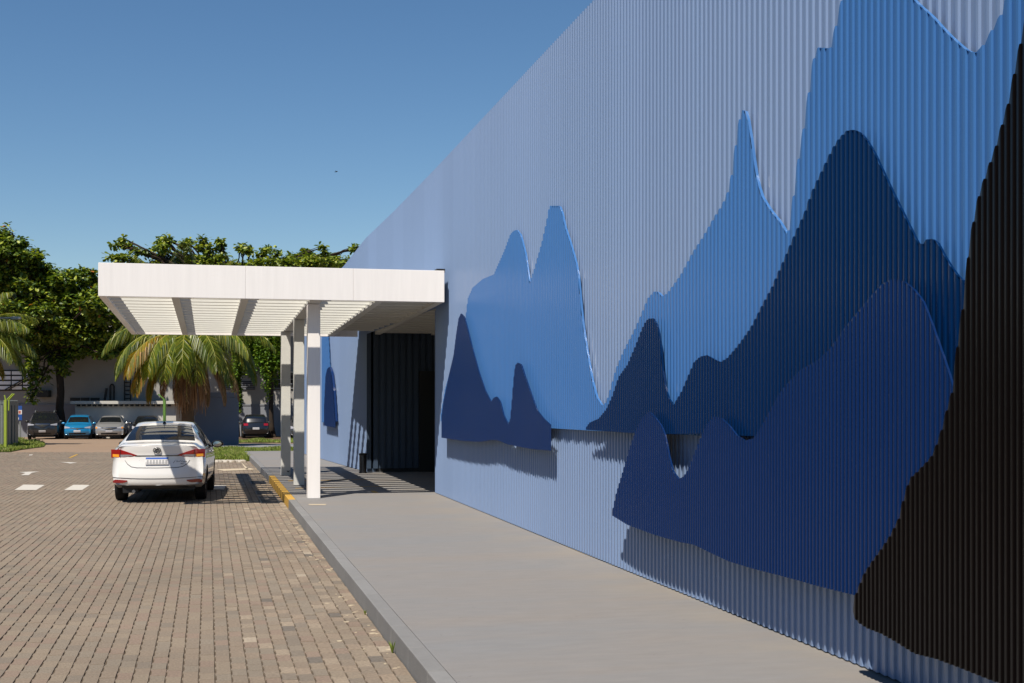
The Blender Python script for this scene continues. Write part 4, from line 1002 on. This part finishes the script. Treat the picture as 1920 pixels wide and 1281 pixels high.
# sign
sg = facing('notice_sign', 37, 78, 'small blue and white notice board behind the mesh fence', 'sign'); s4 = 78/F_PX; g4 = ground_z(78)
boxobj('board', M['sign_b'], -4*s4, 4.2*s4, 0, .04, ZP(788,78)-g4, ZP(761,78)-g4, sg); boxobj('panel', M['sign_w'], -4*s4, 4.2*s4, -.01, -.001, ZP(777,78)-g4, ZP(769,78)-g4, sg)
boxobj('mark', M['sign_r'], -2*s4, 2*s4, -.016, -.011, ZP(775.5,78)-g4, ZP(770.5,78)-g4, sg); boxobj('mark', M['sign_w'], -3.4*s4, -1.6*s4, -.006, -.001, ZP(787,78)-g4, ZP(783,78)-g4, sg)
boxobj('post', M['gal'], -.04, .04, .041, .10, -.1, ZP(770,78)-g4, sg)
# mesh fence at left
fd = 51.5; fe = facing('mesh_fence', 12, fd, 'grey green mesh fence with angled arms at the left edge', 'fence'); fs = fd/F_PX; fg = ground_z(fd)
def fz(y): return ZP(y, fd)-fg
def fq(p, dd): return (p-960)*(fd+dd)/F_PX-(12-960)*fd/F_PX
for xx, dd in ((-34,0),(-20,0),(-8,0),(4,0),(15,.6),(22,1.8),(27,3.2),(32,5.0)):
    k = fq(xx, dd); b = MB(); b.box(k-.035, k+.035, dd-.03, dd+.03, -.05, fz(760)); b.build('post', M['gal'], fe)
b = MB()
def wire(p, q): b.tube([p, q], .009, 3, caps=False)
segs = [((-60-12)*fs, 0, (12-12)*fs, 0), (0, 0, fq(33, 5.0), 5.0)]
for (xa, ya, xb, yb) in segs:
    Ln = math.hypot(xb-xa, yb-ya)
    for zz in np.arange(.05, 2.0, .11): wire((xa,ya,zz),(xb,yb,zz))
    for t in np.arange(0, Ln, .11): u_ = t/Ln; wire((xa+(xb-xa)*u_, ya+(yb-ya)*u_, .03),(xa+(xb-xa)*u_, ya+(yb-ya)*u_, 1.95))
o = b.build('wire_mesh', M['gal'], fe); o['kind'] = 'stuff'
b = MB()
for (xa, ya, xb, yb) in segs:
    u_ = 0; n_ = 22
    for i in range(n_):
        t0, t1 = i/n_, (i+.8)/n_; nx_, ny_ = -(yb-ya), (xb-xa); Ln = math.hypot(nx_, ny_); o_ = .05
        x0, y0, x1, y1 = xa+(xb-xa)*t0, ya+(yb-ya)*t0+.06, xa+(xb-xa)*t1, ya+(yb-ya)*t1+.06
        b.add([(x0,y0,.05),(x1,y1+.02,.05),(x1,y1+.02,1.9),(x0,y0,1.9),(x0,y0+.012,.05),(x1,y1+.032,.05),(x1,y1+.032,1.9),(x0,y0+.012,1.9)], [(0,1,2,3),(5,4,7,6),(3,2,6,7),(1,5,6,2),(4,0,3,7)])
o = b.build('screen_strip', M['gal'], fe)
def green_post(x, d, ybase, ytop, m, lab, arms, side=1):
    k = d/F_PX; t = facing('fence_post', x, d, lab, 'post'); g = ground_z(d); zt = ZP(ytop, d)-g
    b = MB(); b.box(-.05, .05, -.05, .05, -.1, zt); b.build('post', m, t)
    for (dx0, dy0, dx1, dy1) in arms:
        b = MB(); b.tube([(dx0*k, 0, ZP(dy0,d)-g),(dx1*k, 0, ZP(dy1,d)-g)], .03, 5); b.build('arm', m, t)
    b = MB(); b.lathe([(.001,0.06),(.05,.05),(.07,0),(.0701,-.1)], 9, 'Z', (-.02,-.1,0)); b.build('footing', M['cobble'], t)
green_post(10.5, 49.3, 842, 750, M['green'], 'bright lime green post at the corner of the mesh fence', [(0,750,-2,741),(3,750,13.5,738.5),(6,770,6.5,750),(6.5,750,16.5,739)])
green_post(308.5, 53, 800, 750, M['green2'], 'green post with a bent arm in front of the palm trunk', [(0,750,-11.5,739.5),(-1.8,765,-1.8,748)])
# street lamp arm reaching in from the left
sl = facing('street_lamp', -28, 60, 'white curved street lamp arm over the mesh fence', 'street lamp'); k = 60/F_PX; g = ground_z(60)
b = MB(); b.tube([(0,0,-.1),(0,0,ZP(604,60)-g)], [.09,.06], 8); b.build('pole', M['shed'], sl)
b = MB(); b.tube([(0,0,ZP(604,60)-g),(12*k,0,ZP(599,60)-g),(28*k,0,ZP(596.5,60)-g),(52*k,0,ZP(596.2,60)-g)], .045, 8); b.build('arm', M['shed'], sl)
b = MB(); b.lathe([(.001,-.16),(.06,-.14),(.09,0),(.07,.3),(.001,.36)], 10, 'X', (54*k,0,ZP(596.8,60)-g)); b.build('lamp_head', M['shed'], sl, smooth=True)

# ================================================================== VEGETATION
def np_mesh(name, vs, m, per=4, parent=None):
    n = len(vs)//per; me = bpy.data.meshes.new(name); me.vertices.add(len(vs)); me.vertices.foreach_set('co', np.asarray(vs, dtype=np.float32).ravel())
    me.loops.add(n*per); me.loops.foreach_set('vertex_index', np.arange(n*per, dtype=np.int32)); me.polygons.add(n)
    me.polygons.foreach_set('loop_start', np.arange(0, n*per, per, dtype=np.int32)); me.polygons.foreach_set('loop_total', np.full(n, per, dtype=np.int32))
    me.polygons.foreach_set('use_smooth', np.zeros(n, dtype=bool)); me.materials.append(m); me.update(calc_edges=True); return link(name, me, parent)
def unit(v): return v/np.maximum(np.linalg.norm(v, axis=-1, keepdims=True), 1e-6)
def rosettes(centres, nl, size, up=.5):
    """leaf rosettes: every leaf is a pointed six-sided blade folded a little along its rib"""
    C = np.repeat(np.asarray(centres), nl, 0); n = len(C)
    th = rng.uniform(0, 2*np.pi, n); el = rng.normal(.15, .45, n)+up*.3
    d = np.stack([np.cos(th)*np.cos(el), np.sin(th)*np.cos(el), np.sin(el)], 1)
    side = unit(np.cross(d, np.array([0,0,1.0]))+rng.normal(0,.35,(n,3))); side = unit(side-(side*d).sum(1,keepdims=True)*d); nor = np.cross(side, d)
    L = size*rng.uniform(.7,1.25,n)[:,None]; W = L*rng.uniform(.26,.34,n)[:,None]
    b = C+d*L*.15+rng.normal(0, size*.22, (n,3))
    p = [b, b+d*L*.35+side*W*.7, b+d*L*.75+side*W, b+d*L*1.05-nor*L*.1, b+d*L*.75-side*W, b+d*L*.35-side*W*.7]
    return np.stack(p, 1).reshape(-1, 3)
def limb_path(a, b_, sag=.1, n=5, j=.12):
    a, b_ = Vector(a), Vector(b_); out = []
    for i in range(n+1):
        t = i/n; p = a.lerp(b_, t); s_ = math.sin(math.pi*t)
        out.append(p+Vector((random.gauss(0,j)*s_, random.gauss(0,j)*s_, s_*sag*(b_-a).length+random.gauss(0,j*.5)*s_)))
    return out
def almond_tree(label, base_px, d, trunk_pts, pads, m, leaf=.26, seed=1, group=None, dens=1.0, name='almond_tree', nl=9):
    """pads: (x, y, rx, ry) in photo pixels at depth d (+ optional depth offset) -> real leafy tiers"""
    X, Y = WP(base_px, d); g = ground_z(d); t = empty(name, (X, Y, g), -A, label, 'tree', group); k = d/F_PX
    loc = lambda x, y, dd=0: ((x-base_px)*k, dd, ZP(y, d)-g)
    b = MB(); b.tube([loc(*p[:2]) for p in trunk_pts], [p[2] for p in trunk_pts], 9); tr = b.build('trunk', M['bark'], t, smooth=True)
    top = Vector(loc(*trunk_pts[-1][:2])); lb = MB(); cen = []
    for pd in pads:
        x, y, rx, ry = pd[:4]; dd = pd[4] if len(pd) > 4 else random.uniform(-1.5,1.5); rd = pd[5] if len(pd) > 5 else rx*k*.75
        c0 = np.array(loc(x, y, dd)); vol = rx*k*max(ry*k,.3)*rd
        n = int(max(8, dens*60*(rx*k*rd+ry*k*rx*k*.8)))
        q = unit(rng.normal(0,1,(n,3)))*(rng.uniform(.35,1,n)**.45)[:,None]*np.array([rx*k, rd, ry*k])
        cc = c0+q; cc[:,2] += rng.normal(0,.05,n); cen.append(cc)
        e = Vector(c0)-Vector((0,0,ry*k*.3)); pth = limb_path(top, e, .08, 5, .15); r0 = min(.16, .05+.012*(e-top).length)
        lb.tube(pth, [r0*(1-.75*i/5) for i in range(6)], 5)
        for _ in range(3):
            q_ = Vector(cc[random.randrange(n)]); lb.tube(limb_path(pth[4], q_, .0, 3, .08), [.035,.028,.02,.01], 4)
    lb.build('limb', M['bark'], t, smooth=True)
    cen = np.concatenate(cen); np_mesh('crown', rosettes(cen, nl, leaf, -1.5), m, 6, t); return t
# the big dark tree at left
pads = []
def P4(*a): pads.append(a)
for a in [(-30,470,60,34),(5,455,22,24,-1),(14,430,9,10,0),(-10,520,80,40),(48,462,28,10,-2),(38,478,34,14,1),(62,488,36,12,-2),(80,502,26,9,-1),(30,510,60,22),(75,520,42,18),(120,520,36,14,-1),(150,530,34,16,-2),(186,528,30,12,0),(212,530,26,14,1),
          (165,512,20,5,-1),(40,560,70,34),(110,560,60,30),(175,565,55,28),(215,560,35,22,-2),(20,610,60,30),(90,612,60,30),(150,618,56,30),(205,615,42,26),(60,640,60,22,1),(120,652,50,16,1),(190,650,44,18,0),(165,640,40,20,2),
          (222,595,30,16,-3),(60,585,34,14,-4),(120,590,30,12,-4),(30,480,20,8,-3),(96,545,24,9,-4),(205,580,24,10,-4),(-40,560,60,60),(-60,480,50,40),(240,640,20,16,0),(216,664,12,8,-2),(232,655,12,9,0)]: P4(*a)
for a in [(72,690,12,16,-1),(76,715,9,20,-1),(70,745,8,12,-1),(84,700,10,12,0),(118,690,13,10,0),(126,680,9,8,-1),(110,672,20,10,0),(60,675,14,10,0)]: P4(*a)
almond_tree('large dark almond tree shading the parked cars at left', 118, 84, [(119,822,.36),(116,795,.27),(112,765,.26),(114,735,.24),(112,705,.24),(110,680,.26),(104,655,.22)], pads, M['almond'], .31, dens=1.0, nl=8)
pads = []
# wide tree behind the canopy
for a in [(216,458,7,3),(226,456,8,4),(238,459,9,4),(249,465,10,5),(262,473,12,6),(282,461,6,4),(276,474,12,7),(292,470,9,6),(300,462,6,5),(304,454,5,3),(317,453,8,5),(316,466,10,8),(330,470,12,8),(345,455,6,4),(352,462,9,6),(366,461,8,6),(376,455,7,4),(386,464,10,6),(396,473,12,6),(411,458,6,5),(408,466,7,5),(426,483,10,4),(240,451,6,2.5),(300,449,5,3),(318,446,5,3),(346,449,4,3),(379,448,5,3),(412,451,4,3),(455,459,4,2.5),(497,462,4,3),(571,467,4,3),(609,468,4,3),
          (452,466,7,4),(462,466,9,5),(474,471,9,5),(488,474,9,6),(498,469,8,5),(510,478,10,6),(524,476,9,6),(538,482,10,6),(552,486,8,4),(562,480,9,6),(574,474,7,5),(586,482,9,6),(598,478,9,6),(610,474,6,5),(620,476,8,7),(630,484,8,5),(641,481,7,6),(652,487,6,4),
          (236,488,18,5,-2),(255,489,16,6,-2),(250,508,40,12),(310,492,40,12),(350,484,20,8),(380,488,40,10),(450,497,50,7),(520,497,50,8),(590,496,50,9),(640,500,40,8),(280,530,50,22),(360,530,50,22),(440,530,50,22),(520,530,50,20),(600,530,50,20),(330,565,60,20),(450,565,60,22),(560,565,60,22),
          (662,466,4,2,0,.2),(668,464,3,1.5,0,.2)]: P4(*a)
almond_tree('broad pale green almond tree rising above the canopy roof', 440, 84.5, [(440,830,.4),(438,780,.34),(442,720,.32),(440,650,.30),(436,590,.28)], pads, M['almond2'], .30, dens=.8, nl=8)
# weeping vine tree between hut and columns
X, Y = WP(508, 83); g = ground_z(83); wt = empty('weeping_tree', (X, Y, g), -A, 'slim tree wrapped in hanging green creeper beside the canopy columns', 'tree'); k = 83/F_PX
b = MB(); L_ = lambda x, y, dd=0: ((x-508)*k, dd, ZP(y,83)-g)
b.tube([L_(509,824),(L_(509,800)),L_(508,760),L_(509,720),L_(507,680),L_(500,640),L_(490,600)], [.34,.17,.14,.15,.17,.16,.12], 9)
for (x1, dd) in ((500,-.6),(516,.5),(521,-.3),(503,.4)): b.tube([L_(508,806), L_(x1,826,dd)], [.14,.05], 6)
b.build('trunk', M['bark'], wt, smooth=True)
pts = []
for _ in range(170):
    x = random.choice([random.gauss(472,10), random.gauss(492,8), random.gauss(512,7), random.gauss(525,6), random.gauss(455,8)]); y0 = random.uniform(600,640); ln = random.uniform(40,80) if x < 520 else random.uniform(50,70)
    if 500 < x < 516: ln += random.choice([0,20,40])
    dd = random.uniform(-1.8,1.2); n_ = int(ln*k/.06)
    for i in range(n_): pts.append(L_(x+math.sin(i*.3+x)*1.0, y0+ln*i/n_, dd))
for _ in range(10):
    x = random.gauss(449,3); dd = random.uniform(-.6,.6)
    for i in range(60): pts.append(L_(x+math.sin(i*.2)*1.0, 690+i*1.4*random.uniform(.9,1.0), dd))
pts = np.array(pts); np_mesh('crown', rosettes(pts, 3, .19, -.6), M['vine'], 6, wt)
b = MB()
for x in (462,478,495,515): b.tube([L_(500,625),L_(x,600),L_(x,640)], [.06,.05,.02], 5)
b.build('limb', M['bark'], wt)
for i, (xx, yy) in enumerate([(497,640),(497,660),(490,690)]): pass
# ---------------- palms
def frond_mesh(L, droop, nleaf=64, ll=.62, tw=0., hang=.5):
    """frond along +X from the origin; returns leaflet verts (n*8 as two quads) and rachis points"""
    pts = []; a = droop[0]; p = np.array([0.,0.,0.]); N = 24
    for i in range(N+1):
        pts.append(p.copy()); t = i/N; a = droop[0]+(droop[1]-droop[0])*t**1.15; p = p+np.array([math.cos(a),0,math.sin(a)])*L/N
    pts = np.array(pts); vs = []
    for i in range(nleaf):
        t = .14+.86*i/(nleaf-1); f = t*N; j = min(int(f), N-1); q = pts[j]*(1-(f-j))+pts[j+1]*(f-j); tg = unit(pts[j+1]-pts[j])
        for sd in (-1, 1):
            l = ll*(math.sin(math.pi*min(1,(t*.86+.12)))**.6)*random.uniform(.85,1.1); w = .011+.005*random.random()
            side = np.array([0., sd, 0.]); dr = unit(side*1.0+tg*(.75+.6*t)+np.array([0,0,-hang*.45+random.gauss(0,.16)]))
            dr2 = unit(dr*.7+np.array([0,0,-hang-random.random()*.5])); 
            wv = unit(np.cross(dr, np.array([0,0,1.])+np.random.normal(0,.25,3)))*w
            m_ = q+dr*l*.5; e = m_+dr2*l*.55
            vs += [q-wv*.6, q+wv*.6, m_+wv, m_-wv, m_-wv, m_+wv, e+wv*.15, e-wv*.15]
    return np.array(vs), pts
def frond(parent, az, el0, el1, L, m, hang=.6, nleaf=64, ll=.62, label=None, base=(0,0,0), roll=0.):
    vs, pts = frond_mesh(L, (el0, el1), nleaf, ll, 0, hang)
    ca, sa = math.cos(az), math.sin(az)
    def R(p):
        p = np.atleast_2d(p); y = p[:,1]*math.cos(roll)-0*p[:,2]; x = p[:,0]; z = p[:,2]+p[:,1]*math.sin(roll)
        return np.stack([x*ca-y*sa, x*sa+y*ca, z], 1)+np.array(base)
    o = np_mesh('frond', R(vs), m, 4, parent)
    b = MB(); rp = R(pts); n = len(rp); b.tube([tuple(q) for q in rp[::2]], [.035*(1-.8*i/(n//2)) for i in range(len(rp[::2]))], 5); b.build('rachis', M['rachis'], o, smooth=True)
    if label: o['label'] = label
    return o
def palm(label, x, d, ycrown, fr, trunk_r=.2, seed=3, base_skirt=True):
    X, Y = WP(x, d); g = ground_z(d); t = empty('coconut_palm', (X, Y, g), -A, label, 'palm tree'); zc = ZP(ycrown, d)-g
    b = MB(); n = 30; b.tube([(math.sin(i*.2)*.03, 0, zc*i/n) for i in range(n+1)], [trunk_r*(1.15-.3*i/n)*(1+.05*(i % 2)) for i in range(n+1)], 12); b.build('trunk', M['barkp'], t, smooth=True)
    for f in fr: frond(t, base=(0,0,zc), **f)
    return t, zc
R_ = math.radians
fr = []
random.seed(21); np.random.seed(21)
M_ = M
# az 0 = right in the picture, 180 = left, 270 = towards the camera
spec = [(200,35,-70,3.3,'palm'),(215,20,-85,3.4,'palm'),(228,12,-80,3.2,'palm_y'),(250,15,-95,3.2,'palm'),(190,10,-80,3.3,'palm'),(178,40,-60,3.4,'palm'),(225,-5,-90,3.1,'palm_y'),
        (262,5,-88,3.1,'palm'),(280,15,-90,3.2,'palm'),(295,5,-95,3.0,'palm'),(310,20,-80,3.2,'palm'),(325,5,-90,3.1,'palm'),(340,30,-70,3.3,'palm'),(355,10,-85,3.2,'palm'),(10,35,-60,3.3,'palm'),(30,20,-75,3.0,'palm'),
        (60,40,-60,3.0,'palm'),(90,30,-60,3.0,'palm'),(120,35,-60,3.0,'palm'),(150,30,-65,3.1,'palm'),(160,10,-85,3.0,'palm'),
        (270,86,55,3.4,'palm'),(200,80,30,3.3,'palm'),(340,80,25,3.3,'palm'),(90,78,40,3.2,'palm'),(300,74,10,3.3,'palm'),(240,72,5,3.3,'palm'),(150,70,10,3.3,'palm'),(20,70,10,3.2,'palm'),
        (300,-15,-95,2.8,'palm_d'),(330,-25,-95,2.9,'palm_d'),(350,-15,-92,3.0,'palm_d'),(245,-30,-95,2.7,'palm_d'),(215,-30,-95,2.6,'palm_y'),(20,-20,-90,2.7,'palm_d'),(280,-45,-95,2.6,'palm_d'),(255,-50,-95,2.7,'palm_d'),(340,-50,-95,2.7,'palm_d')]
for (az, e0, e1, L_f, mm) in spec:
    dry = mm == 'palm_d'
    fr.append(dict(az=R_(az+random.uniform(-6,6)), el0=R_(e0), el1=R_(e1), L=L_f*1.3*random.uniform(.92,1.05), m=M[mm], hang=random.uniform(.55,1.0) if not dry else 1.3, nleaf=170, ll=1.2 if not dry else .7,
                   label={'palm_y':'yellowing palm frond','palm_d':'dry brown hanging palm frond'}.get(mm)))
pt, zc = palm('full coconut palm with dry brown skirt behind the white sedan', 351, 58, 632, fr, .26)
# fibre skirt hanging round the trunk
vs = []
for _ in range(1300):
    a = random.random()*6.28; r = random.uniform(.18,.46); z0 = zc-random.uniform(.2,2.3); l = random.uniform(.5,1.4); w = .016; x0, y0 = math.cos(a)*r, math.sin(a)*r*.9
    x0 += .42 if random.random() < .3 else -.08
    vs += [(x0-w,y0,z0),(x0+w,y0,z0),(x0*1.05+w,y0*1.05,z0-l),(x0*1.05,y0*1.05,z0-l)]
o = np_mesh('dry_skirt', np.array(vs), M['palm_d'], 4, pt); o['label'] = 'brown hanging fibres round the trunk'
for (dx, dz) in ((-.28,-.02),(-.20,.05),(-.34,.05),(.28,-.10),(.36,-.18),(.24,-.20),(.34,-.05),(.42,-.12)):
    b = MB(); b.lathe([(.001,-.09),(.05,-.075),(.075,-.02),(.07,.04),(.001,.085)], 10, 'Z', (dx, -.42+random.uniform(-.05,.05), zc+dz)); b.build('coconut', M['nut'], pt, smooth=True)
fr = []
for (az, e0, e1, L_f, mm) in [(350,40,-40,3.0,'palm'),(0,20,-60,3.2,'palm'),(335,15,-70,3.0,'palm'),(10,0,-80,3.0,'palm'),(320,-5,-80,2.8,'palm_y'),(345,-20,-80,2.4,'palm_y'),(300,30,-60,3.0,'palm'),(25,50,-30,3.0,'palm'),(270,20,-80,2.8,'palm'),(180,30,-60,3.0,'palm'),(220,20,-70,3.0,'palm'),(90,40,-50,3.0,'palm'),(140,30,-60,3.0,'palm'),(340,65,0,3.0,'palm'),(60,20,-70,3.0,'palm')]:
    fr.append(dict(az=R_(az), el0=R_(e0), el1=R_(e1), L=L_f*1.15, m=M[mm], hang=.7, nleaf=150, ll=1.15, label='yellowing palm frond' if mm == 'palm_y' else None))
palm('palm at the left edge with yellow fronds over the mesh fence', -62, 60, 628, fr, .2)
# bird
b = MB(); X, Y = WP(631, 70); zb_ = ZP(322, 70)
b.lathe([(.001,-.09),(.018,-.06),(.03,0),(.02,.05),(.012,.09),(.02,.14)], 8, 'Y')
b.add([(0,-.03,.01),(0,.04,.01),(-.08,.03,.04),(-.14,.05,.02),(-.08,-.02,.04)], [(0,1,2,4),(4,2,3)]); b.add([(0,-.03,.01),(0,.04,.01),(.08,.03,.04),(.14,.05,.02),(.08,-.02,.04)], [(1,0,4,2),(2,4,3)])
o = b.build('bird', M['black'], None, (X, Y, zb_), .6); tagit(o, 'tiny dark bird gliding in the clear sky', 'bird')

# unseen tree belt added left of the view to darken the cladding's reflections
cen = []
for i in range(26):
    yy = -30+i*5.2; c0 = np.array([-34+rng.normal(0,1.5), yy, 5.5+rng.normal(0,.6)]); n = 120
    cen.append(c0+unit(rng.normal(0,1,(n,3)))*(rng.uniform(.3,1,n)**.4)[:,None]*np.array([3.4,3.6,5.6]))
o = np_mesh('added_tree_belt', rosettes(np.concatenate(cen), 7, 1.0), M['almond'], 6); tagit(o, 'added dark tree belt, out of view, for the wall to reflect', 'trees', kind='stuff')
